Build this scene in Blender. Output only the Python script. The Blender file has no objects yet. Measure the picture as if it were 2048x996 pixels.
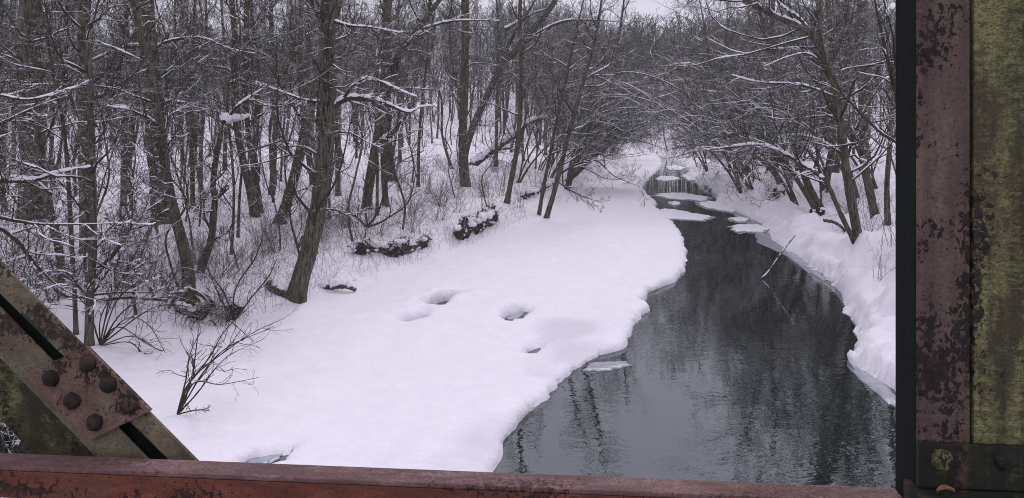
import bpy, math
import numpy as np

# ------------------------------------------------------------------ camera, sky, sun, exposure
SC = bpy.context.scene
COL = SC.collection
EYE, F, HOR = 4.2, 1500.0, 235.0          # eye height over the water, focal length in photo pixels, horizon row

cam_d = bpy.data.cameras.new('camera')
cam = bpy.data.objects.new('camera', cam_d)
COL.objects.link(cam)
cam.location = (0, 0, EYE)
cam.rotation_euler = (math.radians(90), 0, 0)
cam_d.sensor_width = 36
cam_d.lens = 36 * F / 2048
cam_d.shift_y = -(498 - HOR) / 2048
cam_d.clip_start = 0.05
cam_d.clip_end = 2000
SC.camera = cam

SUN_EL, SUN_ROT = math.radians(48), math.radians(200)
w = bpy.data.worlds.new('World')
SC.world = w
w.use_nodes = True
nt = w.node_tree
nt.nodes.clear()
sky = nt.nodes.new('ShaderNodeTexSky')
sky.sky_type = 'NISHITA'
sky.sun_disc = False
sky.sun_elevation = SUN_EL
sky.sun_rotation = SUN_ROT
sky.air_density = 1.0
sky.dust_density = 4.0
hsv = nt.nodes.new('ShaderNodeHueSaturation')
hsv.inputs['Saturation'].default_value = 0.10
tint = nt.nodes.new('ShaderNodeMix')
tint.data_type = 'RGBA'
tint.blend_type = 'MIX'
tint.inputs['Factor'].default_value = 0.75
tint.inputs[7].default_value = (7.6, 7.06, 8.8, 1)       # flat lavender-grey cloud deck
bg = nt.nodes.new('ShaderNodeBackground')
bg.inputs['Strength'].default_value = 0.10
wo = nt.nodes.new('ShaderNodeOutputWorld')
nt.links.new(sky.outputs[0], hsv.inputs['Color'])
nt.links.new(hsv.outputs[0], tint.inputs[6])
nt.links.new(tint.outputs[2], bg.inputs['Color'])
nt.links.new(bg.outputs[0], wo.inputs['Surface'])

sun_d = bpy.data.lights.new('sun', 'SUN')
sun_d.energy = 0.9
sun_d.angle = math.radians(25)
sun_d.color = (1.0, 0.97, 0.97)
sun = bpy.data.objects.new('sun', sun_d)
COL.objects.link(sun)
sun.rotation_euler = (math.radians(90) - SUN_EL, 0, math.radians(180) - SUN_ROT + math.radians(180))

SC.view_settings.view_transform = 'Standard'
SC.view_settings.look = 'None'
SC.view_settings.gamma = 1
SC.view_settings.exposure = 0.33
SC.cycles.max_bounces = 6
SC.cycles.diffuse_bounces = 3
SC.cycles.glossy_bounces = 2
SC.cycles.transparent_max_bounces = 4
SC.cycles.volume_bounces = 0
SC.cycles.use_denoising = True
SC.cycles.denoising_prefilter = 'NONE'
SC.cycles.denoising_input_passes = 'RGB_ALBEDO_NORMAL'
SC.cycles.filter_width = 1.0

rng = np.random.default_rng(11)

# ------------------------------------------------------------------ small helpers
def hash2(ix, iy, seed):
    n = (ix * 374761393 + iy * 668265263 + seed * 1442695041) & 0xFFFFFFFF
    n = ((n ^ (n >> 13)) * 1274126177) & 0xFFFFFFFF
    n = n ^ (n >> 16)
    return (n & 0xFFFF) / 65535.0

def vnoise(x, y, seed=0):
    ix = np.floor(x).astype(np.int64); iy = np.floor(y).astype(np.int64)
    fx = x - ix; fy = y - iy
    fx = fx * fx * fx * (fx * (fx * 6 - 15) + 10); fy = fy * fy * fy * (fy * (fy * 6 - 15) + 10)
    a = hash2(ix, iy, seed); b = hash2(ix + 1, iy, seed)
    c = hash2(ix, iy + 1, seed); d = hash2(ix + 1, iy + 1, seed)
    return (a + (b - a) * fx) * (1 - fy) + (c + (d - c) * fx) * fy - 0.5

def fbm(x, y, seed=0, o=3):
    s = 0; a = 1.0
    for k in range(o):
        s = s + a * vnoise(x * 2 ** k + 17.3 * k, y * 2 ** k - 9.1 * k, seed + k)
        a *= 0.5
    return s

def sstep(a, b, x):
    t = np.clip((x - a) / (b - a), 0, 1)
    return t * t * (3 - 2 * t)

def smooth(pts, n):
    """Catmull-Rom through the points, n samples per span."""
    p = np.asarray(pts, float)
    p = np.vstack([2 * p[0] - p[1], p, 2 * p[-1] - p[-2]])
    out = []
    for i in range(1, len(p) - 2):
        t = np.linspace(0, 1, n, endpoint=False)[:, None]
        a, b, c, d = p[i - 1], p[i], p[i + 1], p[i + 2]
        out.append(0.5 * (2 * b + (c - a) * t + (2 * a - 5 * b + 4 * c - d) * t ** 2 + (3 * b - a - 3 * c + d) * t ** 3))
    out.append(p[-2][None])
    return np.vstack(out)

def seg_dist(X, Y, line, closed=False):
    """Distance and nearest point from many points to a polyline."""
    line = np.asarray(line, float)
    if closed:
        line = np.vstack([line, line[:1]])
    best = np.full(X.shape, 1e9); nx = np.zeros(X.shape); ny = np.zeros(X.shape)
    for (x0, y0), (x1, y1) in zip(line[:-1], line[1:]):
        dx, dy = x1 - x0, y1 - y0
        t = np.clip(((X - x0) * dx + (Y - y0) * dy) / (dx * dx + dy * dy + 1e-12), 0, 1)
        qx = x0 + t * dx; qy = y0 + t * dy
        d = (X - qx) ** 2 + (Y - qy) ** 2
        m = d < best
        best = np.where(m, d, best); nx = np.where(m, qx, nx); ny = np.where(m, qy, ny)
    return np.sqrt(best), nx, ny

def in_poly(X, Y, poly):
    ins = np.zeros(X.shape, bool)
    n = len(poly)
    for i in range(n):
        x0, y0 = poly[i]; x1, y1 = poly[(i + 1) % n]
        c = ((y0 > Y) != (y1 > Y))
        if y0 != y1:
            ins ^= c & (X < (x1 - x0) * (Y - y0) / (y1 - y0) + x0)
    return ins

def flat(px, py, z=0.0):
    """Where the photo's pixel meets the level z."""
    d = (EYE - z) * F / (py - HOR)
    return ((px - 1024) / F * d, d)

def at(px, py, d):
    return np.array([(px - 1024) / F * d, d, EYE - (py - HOR) / F * d])

def make_mesh(name, V, quads=None, tris=None, mats=(), smooth_sh=True, midx=None):
    me = bpy.data.meshes.new(name)
    V = np.asarray(V, np.float32)
    me.vertices.add(len(V))
    me.vertices.foreach_set('co', V.ravel())
    loops = []; tot = []
    if quads is not None and len(quads):
        loops.append(np.asarray(quads, np.int32).ravel()); tot.append(np.full(len(quads), 4, np.int32))
    if tris is not None and len(tris):
        loops.append(np.asarray(tris, np.int32).ravel()); tot.append(np.full(len(tris), 3, np.int32))
    loops = np.concatenate(loops); tot = np.concatenate(tot)
    me.loops.add(len(loops))
    me.loops.foreach_set('vertex_index', loops)
    me.polygons.add(len(tot))
    start = np.concatenate([[0], np.cumsum(tot)[:-1]]).astype(np.int32)
    me.polygons.foreach_set('loop_start', start)
    me.polygons.foreach_set('loop_total', tot)
    me.polygons.foreach_set('use_smooth', np.full(len(tot), smooth_sh, bool))
    for m in mats:
        me.materials.append(m)
    if midx is not None:
        me.polygons.foreach_set('material_index', np.asarray(midx, np.int32))
    me.update(calc_edges=True)
    me.validate()
    return me

def link(name, me, parent=None):
    o = bpy.data.objects.new(name, me)
    COL.objects.link(o)
    if parent is not None:
        o.parent = parent
    return o

def tag(o, label, cat, group=None):
    o['label'] = label; o['category'] = cat
    if group:
        o['group'] = group
    return o

def thing(name, label, cat, loc=(0, 0, 0), group=None):
    o = bpy.data.objects.new(name, None)
    o.empty_display_size = 0.2
    COL.objects.link(o)
    o.location = loc
    return tag(o, label, cat, group)

# ------------------------------------------------------------------ materials
class NT:
    def __init__(self, name):
        self.m = bpy.data.materials.new(name)
        self.m.use_nodes = True
        self.t = self.m.node_tree
        self.b = self.t.nodes['Principled BSDF']
        self.tc = self.t.nodes.new('ShaderNodeTexCoord')
    def n(self, typ, **kw):
        x = self.t.nodes.new(typ)
        for k, v in kw.items():
            setattr(x, k, v)
        return x
    def l(self, a, b):
        self.t.links.new(a, b)
    def noise(self, scale, detail=4, rough=0.6, stretch=None, src='Object', dist=0.0):
        x = self.n('ShaderNodeTexNoise')
        x.inputs['Scale'].default_value = scale
        x.inputs['Detail'].default_value = detail
        x.inputs['Roughness'].default_value = rough
        x.inputs['Distortion'].default_value = dist
        s = self.tc.outputs[src]
        if stretch:
            mp = self.n('ShaderNodeMapping')
            mp.inputs['Scale'].default_value = stretch
            self.l(s, mp.inputs['Vector']); s = mp.outputs[0]
        self.l(s, x.inputs['Vector'])
        return x.outputs['Fac']
    def ramp(self, fac, stops):
        r = self.n('ShaderNodeValToRGB')
        e = r.color_ramp.elements
        while len(e) < len(stops):
            e.new(0.5)
        for el, (p, c) in zip(e, stops):
            el.position = p
            el.color = (c, c, c, 1) if isinstance(c, (int, float)) else (*c, 1)
        self.l(fac, r.inputs['Fac'])
        return r.outputs['Color']
    def mix(self, fac, a, b, mode='MIX'):
        x = self.n('ShaderNodeMix', data_type='RGBA', blend_type=mode)
        for s, v in ((0, fac), (6, a), (7, b)):
            if hasattr(v, 'is_output'):
                self.l(v, x.inputs[s])
            elif isinstance(v, (int, float)):
                x.inputs[s].default_value = v
            else:
                x.inputs[s].default_value = (*v, 1)
        return x.outputs[2]
    def math(self, op, a, b=None):
        x = self.n('ShaderNodeMath', operation=op)
        for i, v in enumerate((a, b)):
            if v is None:
                continue
            if hasattr(v, 'is_output'):
                self.l(v, x.inputs[i])
            else:
                x.inputs[i].default_value = v
        return x.outputs[0]
    def bump(self, h, strength, dist):
        x = self.n('ShaderNodeBump')
        x.inputs['Strength'].default_value = strength
        x.inputs['Distance'].default_value = dist
        self.l(h, x.inputs['Height'])
        self.l(x.outputs[0], self.b.inputs['Normal'])
    def upness(self):
        g = self.n('ShaderNodeNewGeometry')
        s = self.n('ShaderNodeSeparateXYZ')
        self.l(g.outputs['Normal'], s.inputs[0])
        return s.outputs['Z']

SNOW = (0.83, 0.81, 0.87)

def snow_mat(name, wet=False):
    k = NT(name)
    a = k.noise(3.0, 6, 0.65)
    c = k.mix(k.ramp(a, [(0.3, 0.0), (0.75, 1.0)]), (0.80, 0.78, 0.845), (0.87, 0.855, 0.905))
    rough = 0.75
    if wet:
        at_ = k.n('ShaderNodeAttribute', attribute_name='wet')
        fine = k.noise(14.0, 5, 0.7)
        f = k.math('MULTIPLY', at_.outputs['Fac'], k.ramp(fine, [(0.25, 0.75), (0.65, 1.0)]))
        c = k.mix(f, c, (0.67, 0.65, 0.715))
    k.l(c, k.b.inputs['Base Color'])
    k.b.inputs['Roughness'].default_value = rough
    k.b.inputs['Specular IOR Level'].default_value = 0.25
    h = k.math('ADD', k.math('MULTIPLY', k.noise(2.2, 3, 0.5, (1, 2.2, 1)), 1.6), k.math('MULTIPLY', k.noise(26.0, 5, 0.7), 0.35))
    h = k.math('ADD', h, k.math('MULTIPLY', k.noise(7.0, 4, 0.6, (1, 2.6, 1)), 0.8))
    k.bump(h, 0.6, 0.06)
    return k.m

def bark_mat(name, dark, light, snow_lo=0.48, snow_hi=0.78, amt=0.9, scale=1.0):
    k = NT(name)
    n1 = k.noise(26 * scale, 6, 0.75, (1, 1, 0.14))
    n2 = k.noise(2.2, 3, 0.5)
    n3 = k.noise(45 * scale, 3, 0.7, (1, 1, 0.3))
    c = k.mix(k.ramp(n1, [(0.40, 0.0), (0.62, 1.0)]), dark, light)
    c = k.mix(k.ramp(n2, [(0.45, 0.0), (0.7, 0.55)]), c, (0.060, 0.066, 0.044))
    oi = k.n('ShaderNodeObjectInfo')
    c = k.mix(k.math('MULTIPLY', oi.outputs['Random'], 0.35), c, (0.070, 0.062, 0.052))
    up = k.upness()
    m = k.math('ADD', up, k.math('MULTIPLY', k.math('SUBTRACT', k.noise(4.5, 4, 0.65), 0.5), 1.9))
    mk = k.ramp(m, [(snow_lo, 0.0), (snow_hi, amt)])
    c = k.mix(mk, c, SNOW)
    k.l(c, k.b.inputs['Base Color'])
    k.b.inputs['Roughness'].default_value = 0.95
    k.b.inputs['Specular IOR Level'].default_value = 0.15
    k.bump(k.math('ADD', n1, k.math('MULTIPLY', n3, 0.5)), 0.9, 0.03)
    return k.m

M_SNOW = snow_mat('snow')
M_ICE = snow_mat('snow_on_ice', wet=True)
M_CAP = snow_mat('branch_snow')
M_BARK = bark_mat('bark', (0.009, 0.010, 0.007), (0.19, 0.175, 0.128), 0.68, 0.92)
M_TWIG = bark_mat('twig_bark', (0.012, 0.012, 0.008), (0.075, 0.067, 0.044), 0.66, 0.95, 0.9)
M_FARTWIG = bark_mat('far_twig_bark', (0.024, 0.021, 0.018), (0.062, 0.054, 0.046), 0.8, 1.1, 0.5)
M_STEM = bark_mat('stem_bark', (0.035, 0.026, 0.018), (0.11, 0.085, 0.06), 0.75, 1.1, 0.7)

M_WEED = bark_mat('frosted_stem', (0.07, 0.055, 0.042), (0.20, 0.165, 0.13), 0.5, 0.9, 0.7)

def earth_mat():
    k = NT('bank_earth')
    n = k.noise(16, 6, 0.75)
    c = k.mix(k.ramp(n, [(0.3, 0.0), (0.7, 1.0)]), (0.010, 0.010, 0.008), (0.055, 0.047, 0.035))
    m = k.math('ADD', k.upness(), k.math('MULTIPLY', k.math('SUBTRACT', k.noise(4.5, 5, 0.7), 0.5), 2.4))
    c = k.mix(k.ramp(m, [(0.48, 0.0), (0.60, 1.0)]), c, SNOW)
    k.l(c, k.b.inputs['Base Color'])
    k.b.inputs['Roughness'].default_value = 0.95
    k.bump(n, 1.0, 0.08)
    return k.m
M_EARTH = earth_mat()

def water_mat():
    k = NT('river_water')
    k.b.inputs['Base Color'].default_value = (0.010, 0.014, 0.014, 1)
    k.b.inputs['Roughness'].default_value = 0.0
    k.b.inputs['IOR'].default_value = 2.35
    k.b.inputs['Specular Tint'].default_value = (0.86, 1.0, 0.99, 1)
    a = k.noise(3.4, 1, 0.4, (1.0, 1.7, 1), dist=0.8)
    b = k.noise(0.9, 1, 0.4, (1.0, 1.4, 1))
    c = k.noise(11, 1.5, 0.5, (1.0, 1.6, 1), dist=0.5)
    calm = k.ramp(k.noise(0.30, 2, 0.5), [(0.36, 0.30), (0.60, 1.0)])
    h = k.math('ADD', k.math('MULTIPLY', k.math('ADD', k.math('MULTIPLY', a, 0.8), k.math('MULTIPLY', c, 0.30)), calm), k.math('MULTIPLY', b, 1.0))
    k.bump(h, 0.06, 0.05)
    return k.m
M_WATER = water_mat()

def ice_mat(name, col, rough):
    k = NT(name)
    n = k.noise(6, 5, 0.6)
    c = k.mix(k.ramp(n, [(0.35, 0.0), (0.7, 1.0)]), col, tuple(min(1, v * 1.35) for v in col))
    k.l(c, k.b.inputs['Base Color'])
    k.b.inputs['Roughness'].default_value = rough
    k.bump(n, 0.3, 0.02)
    return k.m
M_THIN = ice_mat('thin_ice', (0.27, 0.29, 0.32), 0.25)

def steel_mat(name, base, base2, rust, lichen, rust_at, lich_at, stretch=(1, 1, 0.45), pit=150):
    k = NT(name)
    g = k.noise(9, 6, 0.7, stretch)
    c = k.mix(k.ramp(g, [(0.38, 0.0), (0.62, 1.0)]), base, base2)
    c = k.mix(k.ramp(k.noise(2.6, 2, 0.5, stretch), [(0.38, 0.0), (0.62, 0.55)]), c, tuple(v * q for v, q in zip(base, (0.62, 0.66, 0.62))))
    blot = k.noise(38, 5, 0.75, stretch)
    c = k.mix(k.ramp(blot, [(0.42, 0.45), (0.6, 0.0)]), c, tuple(v * 0.45 for v in base))
    grain = k.noise(260, 3, 0.8, (0.5, 0.5, 1))
    sv = (1, 1, 0.07) if stretch[0] == 1 and stretch[2] < 1 else stretch
    streak = k.noise(22, 4, 0.65, sv)
    li = k.math('ADD', k.math('ADD', k.math('MULTIPLY', k.noise(7, 4, 0.6, stretch), 0.38), k.math('MULTIPLY', streak, 0.27)), k.math('MULTIPLY', k.noise(75, 4, 0.75, (0.55, 0.55, 1)), 0.35))
    c = k.mix(k.ramp(streak, [(0.40, 0.55), (0.56, 0.0)]), c, tuple(v * 0.5 for v in base))
    c = k.mix(k.ramp(k.noise(13, 3, 0.6, sv), [(0.50, 0.0), (0.66, 0.65 if base[0] > 0.006 else 0.06)]), c, (0.100, 0.048, 0.032))
    lim = k.math('MULTIPLY', k.ramp(li, [(lich_at - 0.03, 0.0), (lich_at + 0.07, 0.9)]), k.ramp(grain, [(0.35, 0.25), (0.6, 1.0)]))
    c = k.mix(lim, c, lichen)
    r = k.math('ADD', k.math('MULTIPLY', k.noise(8.5, 3, 0.5, stretch), 0.60), k.math('MULTIPLY', k.noise(95, 5, 0.6, (1, 1, 0.8), dist=0.4), 0.40))
    rm = k.ramp(r, [(rust_at, 0.0), (rust_at + 0.008, 1.0)])
    rc = k.mix(k.ramp(k.noise(80, 4, 0.7), [(0.42, 0.0), (0.65, 1.0)]), rust, tuple(v * 3.2 for v in rust))
    c = k.mix(rm, c, rc)
    sp = k.ramp(k.noise(pit, 3, 0.6), [(0.655, 0.0), (0.67, 0.9)])
    c = k.mix(sp, c, tuple(v * 0.6 for v in rust))
    c = k.mix(k.ramp(grain, [(0.30, 0.6), (0.52, 0.0)]), c, (0.012, 0.012, 0.010))
    k.l(c, k.b.inputs['Base Color'])
    k.b.inputs['Roughness'].default_value = 0.8
    k.b.inputs['Specular IOR Level'].default_value = 0.12 if base[0] < 0.006 else 0.3
    h = k.math('SUBTRACT', k.math('ADD', k.math('MULTIPLY', grain, 0.4), k.math('MULTIPLY', blot, 0.5)), k.math('MULTIPLY', rm, 0.8))
    k.bump(h, 0.7, 0.003)
    return k.m

M_POST = steel_mat('weathered_paint', (0.120, 0.078, 0.072), (0.170, 0.118, 0.092), (0.010, 0.006, 0.006), (0.13, 0.115, 0.065), 0.565, 0.56)
M_POSTGREEN = steel_mat('mossy_paint', (0.072, 0.061, 0.034), (0.115, 0.100, 0.050), (0.012, 0.008, 0.007), (0.22, 0.22, 0.09), 0.585, 0.505)
M_DARK = steel_mat('shade_painted_steel', (0.003, 0.008, 0.006), (0.005, 0.010, 0.008), (0.006, 0.005, 0.005), (0.016, 0.021, 0.016), 0.62, 0.6)  # near-black steel, the shade is put into its colour
M_BASE = steel_mat('mossy_plate', (0.012, 0.013, 0.008), (0.030, 0.028, 0.016), (0.006, 0.005, 0.005), (0.10, 0.10, 0.045), 0.60, 0.57)
M_RAIL = steel_mat('rusted_rail', (0.175, 0.050, 0.034), (0.28, 0.092, 0.052), (0.020, 0.009, 0.008), (0.19, 0.11, 0.085), 0.56, 0.58, (0.35, 1, 1))
M_RAILTOP = steel_mat('worn_rail_top', (0.19, 0.105, 0.105), (0.27, 0.16, 0.155), (0.045, 0.022, 0.022), (0.25, 0.19, 0.19), 0.57, 0.54, (0.35, 1, 1))
M_BRACE = steel_mat('brace_paint', (0.17, 0.145, 0.095), (0.26, 0.215, 0.14), (0.020, 0.013, 0.009), (0.20, 0.18, 0.11), 0.56, 0.56, (1, 1, 1))
M_GREEN = steel_mat('green_brace_paint', (0.035, 0.034, 0.017), (0.075, 0.070, 0.032), (0.008, 0.007, 0.005), (0.16, 0.17, 0.065), 0.57, 0.53, (1, 1, 1))
M_PLATE = steel_mat('plate_paint', (0.21, 0.115, 0.095), (0.20, 0.165, 0.12), (0.016, 0.010, 0.008), (0.14, 0.135, 0.08), 0.545, 0.55, (1, 1, 1))
M_RIVET = steel_mat('rivet_rust', (0.020, 0.013, 0.010), (0.050, 0.030, 0.022), (0.008, 0.006, 0.005), (0.11, 0.09, 0.045), 0.6, 0.60, (1, 1, 1))

# ------------------------------------------------------------------ the river's lines, read off the photograph and laid on the ground
LEFT_EDGE = [flat(*p) for p in [(975, 940), (1012, 878), (1060, 825), (1100, 775), (1140, 747), (1190, 716), (1246, 692), (1262, 665), (1276, 640),
             (1286, 622), (1281, 604), (1300, 586), (1338, 567), (1363, 546), (1371, 522), (1369, 492), (1363, 470), (1340, 442), (1312, 416),
             (1304, 400), (1286, 380), (1290, 362), (1309, 346), (1324, 326), (1312, 311)]]
LEFT_EDGE = [(-2.6, -8), (-1.6, 4), (-0.75, 7.4)] + LEFT_EDGE + [(17.0, 90)]
RIGHT_EDGE = [flat(*p) for p in [(1900, 838), (1788, 780), (1722, 742), (1706, 706), (1722, 672), (1692, 618), (1680, 588), (1650, 556), (1592, 512),
              (1545, 482), (1535, 455), (1482, 428), (1436, 408), (1432, 388), (1398, 367), (1372, 350), (1384, 340), (1352, 325), (1322, 311)]]
RIGHT_EDGE = [(6.4, -8), (6.3, 6)] + RIGHT_EDGE + [(17.6, 90)]
TOE = [flat(px, py, 0.2) for px, py in [(60, 742), (190, 702), (300, 672), (420, 655), (520, 640), (600, 612), (720, 570), (830, 532), (940, 490),
       (1030, 460), (1100, 428), (1150, 387), (1210, 350), (1258, 322), (1290, 300), (1330, 284)]]
TOE = [(-11.0, -8), (-9.4, 6), (-8.7, 10)] + TOE + [(60, 170), (160, 330)]
LEFT_EDGE = smooth(LEFT_EDGE, 4); RIGHT_EDGE = smooth(RIGHT_EDGE, 4); TOE = smooth(TOE, 3)
HOLES = [[(1000, 634), (1012, 624), (1032, 618), (1056, 613), (1056, 626), (1040, 636), (1018, 641)],
         [(846, 610), (870, 600), (900, 591), (940, 583), (908, 601), (880, 615), (860, 616)],
         [(800, 640), (828, 634), (852, 626), (848, 636), (815, 645)],
         [(1050, 702), (1060, 691), (1080, 685), (1075, 695), (1060, 705)],
         [(470, 920), (508, 906), (548, 901), (584, 890), (560, 915), (530, 930), (470, 935)]]
HOLES = [[flat(px, py, 0.1) for px, py in h] for h in HOLES]
WET = [[(1085, 640), (1130, 636), (1190, 640), (1180, 665), (1165, 678), (1220, 690), (1170, 722), (1120, 752), (1080, 748), (1072, 720), (1100, 690), (1085, 665)],
       [(1050, 695), (1075, 686), (1082, 694), (1062, 706), (1052, 704)],
       [(1000, 845), (1060, 822), (1010, 880), (975, 940), (910, 945), (930, 905)]]
WET = [[flat(px, py, 0.15) for px, py in h] for h in WET]
MOUNDS = [(flat(890, 590, .2), .75, .8, .16), (flat(800, 615, .2), .6, .5, .10), (flat(835, 925, .2), .38, .3, .16), (flat(640, 830, .2), .35, .3, .06),
          (flat(1020, 605, .2), .5, .7, .12), (flat(350, 850, .2), .35, .3, .15), (flat(570, 785, .2), .8, .5, .05), (flat(150, 640, .8), .7, .7, .2)]

def river_side(X, Y):
    xl = np.interp(Y, LEFT_EDGE[:, 1], LEFT_EDGE[:, 0], right=17.3)
    xr = np.interp(Y, RIGHT_EDGE[:, 1], RIGHT_EDGE[:, 0], right=17.3)
    inside = (X > xl) & (X < xr) & (Y < 90)
    return inside, X > 0.5 * (xl + xr)

def terrain(X, Y, detail=True):
    """Height, distance to open water, bank distance, right-bank flag, inward direction for the lip."""
    X = np.asarray(X, float); Y = np.asarray(Y, float)
    dl_, ax, ay = seg_dist(X, Y, LEFT_EDGE)
    dr_, bx, by = seg_dist(X, Y, RIGHT_EDGE)
    inside, right = river_side(X, Y)
    use_l = dl_ < dr_
    d = np.where(use_l, dl_, dr_); nx = np.where(use_l, ax, bx); ny = np.where(use_l, ay, by)
    d = np.where(inside, -d, d)
    gx = (nx - X); gy = (ny - Y)
    lipw = np.full(X.shape, 0.20)
    if detail:
        ed = np.abs(vnoise(X * 1.7, Y * 1.1, 31)) * 0.40 + np.abs(vnoise(X * 3.3, Y * 2.3, 33)) * 0.12
        rag = np.where(right, 0.34, 0.16) * vnoise(X * 6.5, Y * 5.0, 35) * sstep(-0.2, 0.25, vnoise(X * .45, Y * .45, 36))
        d = d + (ed + rag - 0.11) * (0.6 + 0.4 * sstep(10, 20, Y))
        for h in HOLES:
            near = (np.abs(X - np.mean([p[0] for p in h])) < 4) & (np.abs(Y - np.mean([p[1] for p in h])) < 4)
            if near.any():
                dh, hx, hy = seg_dist(X[near], Y[near], h, True)
                dh = np.where(in_poly(X[near], Y[near], h), -dh, dh) - 0.07 + 0.10 * fbm(X[near] * 4, Y[near] * 4, 71)
                m = dh < d[near]
                for arr, val in ((d, dh), (gx, hx - X[near]), (gy, hy - Y[near]), (lipw, np.full(dh.shape, 0.09))):
                    v = arr[near]; v[m] = val[m]; arr[near] = v
    gl = np.sqrt(gx * gx + gy * gy) + 1e-9
    gx /= gl; gy /= gl                                   # unit vector towards the edge
    dt, _, _ = seg_dist(X, Y, TOE)
    xt = np.interp(Y, TOE[:, 1], TOE[:, 0])
    land = np.where(X < xt, dt, -dt)
    land = land + 0.35 * fbm(X * 0.7, Y * 0.5, 5, 3)
    hum = fbm(X * 0.75, Y * 0.75, 41, 3)
    z_ice = 0.17 + 0.07 * fbm(X * 0.25, Y * 0.22, 9, 3) + 0.03 * vnoise(X * 1.3, Y * 0.9, 13) + 0.012 * fbm(X * 2.2 + Y * 0.8, Y * 3.1 - X * .6, 15, 3)
    for (mx, my), sx, sy, hgt in MOUNDS:
        z_ice = z_ice + hgt * np.exp(-((X - mx) / sx) ** 2 - ((Y - my) / sy) ** 2)
    z_left = 0.55 * sstep(0, 1.5, land) + 0.45 * sstep(1.0, 9, land) + 0.22 * hum * sstep(0.2, 2.5, land) + 0.07 * np.abs(fbm(X * 2.1, Y * 2.1, 51, 2)) * sstep(0.3, 2, land)
    rd = np.maximum(d, 0)
    pil = np.abs(fbm(X * 0.62 + 3, Y * 0.55, 61, 3))
    z_right = (0.30 * (1 - np.exp(-rd / 0.30)) + 0.75 * sstep(0.4, 3.2, rd) + 0.5 * sstep(2, 10, rd)) * (0.35 + 0.65 * (1 - sstep(19, 27, Y) * (1 - sstep(2, 5, rd)))) + 0.95 * (pil - 0.10) * sstep(0.0, 0.7, rd) + 0.22 * (np.abs(fbm(X * 1.9, Y * 1.5, 63, 3)) - 0.1) * sstep(0.0, 0.4, rd)
    z = z_ice + np.where(right, z_right, z_left)
    hill = sstep(92, 112, Y) * 1.6 + sstep(104, 215, Y + 0.12 * np.abs(X - 22)) * 19 + sstep(215, 330, Y) * 6
    hill = hill * (1 - 0.6 * sstep(0.05, 0.40, -X / np.maximum(Y, 1) + 0.0) * sstep(60, 110, Y))
    hill = hill * (1 - 0.22 * np.exp(-((X / np.maximum(Y, 1) - 0.18) / 0.07) ** 2))
    hill = hill * (0.88 + 0.35 * fbm(X / 45.0, Y / 60.0, 81, 2))
    z = z + hill
    return z, d, land, right, gx, gy, lipw

def ground_z(x, y):
    return float(terrain(np.array([x]), np.array([y]), False)[0][0])

def base_at(px, py):
    """The ground point that the pixel shows."""
    z = 0.6
    for _ in range(14):
        d = (EYE - z) * F / max(py - HOR, 12)
        x = (px - 1024) / F * d
        z = 0.5 * z + 0.5 * ground_z(x, d)
    return np.array([x, d, z])

# ------------------------------------------------------------------ ground, ice, water
def build_ground():
    rows = np.exp(np.arange(math.log(9.0), math.log(345.0), 0.0037)) - 6.0
    cols = np.concatenate([np.linspace(-1.6, -0.82, 60, endpoint=False), np.arange(-0.82, 0.80, 0.0034), np.linspace(0.80, 1.6, 60)])
    Y, U = np.meshgrid(rows, cols, indexing='ij')
    X = U * (Y + 6.0)
    sh = X.shape
    X = X.ravel(); Y = Y.ravel()
    z, d, land, right, gx, gy, lipw = terrain(X, Y)
    wet = np.zeros(X.shape)
    for h in WET:
        near = (np.abs(X - np.mean([p[0] for p in h])) < 5) & (np.abs(Y - np.mean([p[1] for p in h])) < 6)
        dh, _, _ = seg_dist(X[near], Y[near], h, True)
        dh = np.where(in_poly(X[near], Y[near], h), -dh, dh) + 0.5 * fbm(X[near] * 1.3, Y[near] * 0.9, 77, 4)
        wet[near] = np.maximum(wet[near], 1 - sstep(-0.28, 0.22, dh))
    z = z - wet * 0.03 * (land < 0)
    # rounded lip, then tucked under
    lipr = np.where(right, 0.34, 0.22)
    z = z - np.where(d >= 0, np.where(right, 0.10, 0.07) * np.clip(1 - d / lipr, 0, 1) ** 2, 0)
    s = np.clip(-d / lipw, 0, 1)
    edge_top = z - np.where(right, 0.10, 0.07)
    zl = edge_top * (1 - s) + (-0.09) * s
    deep = np.where(d < -lipw, -0.09 - np.clip((-d - lipw) / 0.3, 0, 1) * 0.8, zl)
    out = d < 0
    mv = np.where(out, -d * 0.62 * (1 - sstep(0.25, 0.6, -d)), 0)      # a steep lip, drawn in towards the edge line
    X = X + gx * mv; Y = Y + gy * mv
    z = np.where(out, deep, z)
    V = np.stack([X, Y, z], 1)
    nr, nc = sh
    i = np.arange(nr * nc).reshape(nr, nc)
    q = np.stack([i[:-1, :-1], i[:-1, 1:], i[1:, 1:], i[1:, :-1]], -1).reshape(-1, 4)
    ice_v = (land < 0) & (~right) & (Y.ravel() < 112) & (d > -0.9)
    ice_f = ice_v[q].all(1)
    for name, sel, mat in (('river_ice', ice_f, M_ICE), ('snow_ground', ~ice_f, M_SNOW)):
        qq = q[sel]
        used, inv = np.unique(qq, return_inverse=True)
        me = make_mesh(name, V[used], quads=inv.reshape(-1, 4), mats=[mat])
        a = me.attributes.new('wet', 'FLOAT', 'POINT')
        a.data.foreach_set('value', wet[used].astype(np.float32))
        o = link(name, me)
        o['kind'] = 'structure'
build_ground()

wv = [(-14, -8, 0), (30, -8, 0), (40, 125, 0), (-4, 125, 0)]
wo_ = link('river_water', make_mesh('river_water', wv, quads=[[0, 1, 2, 3]], mats=[M_WATER]))
wo_['kind'] = 'structure'

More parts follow.
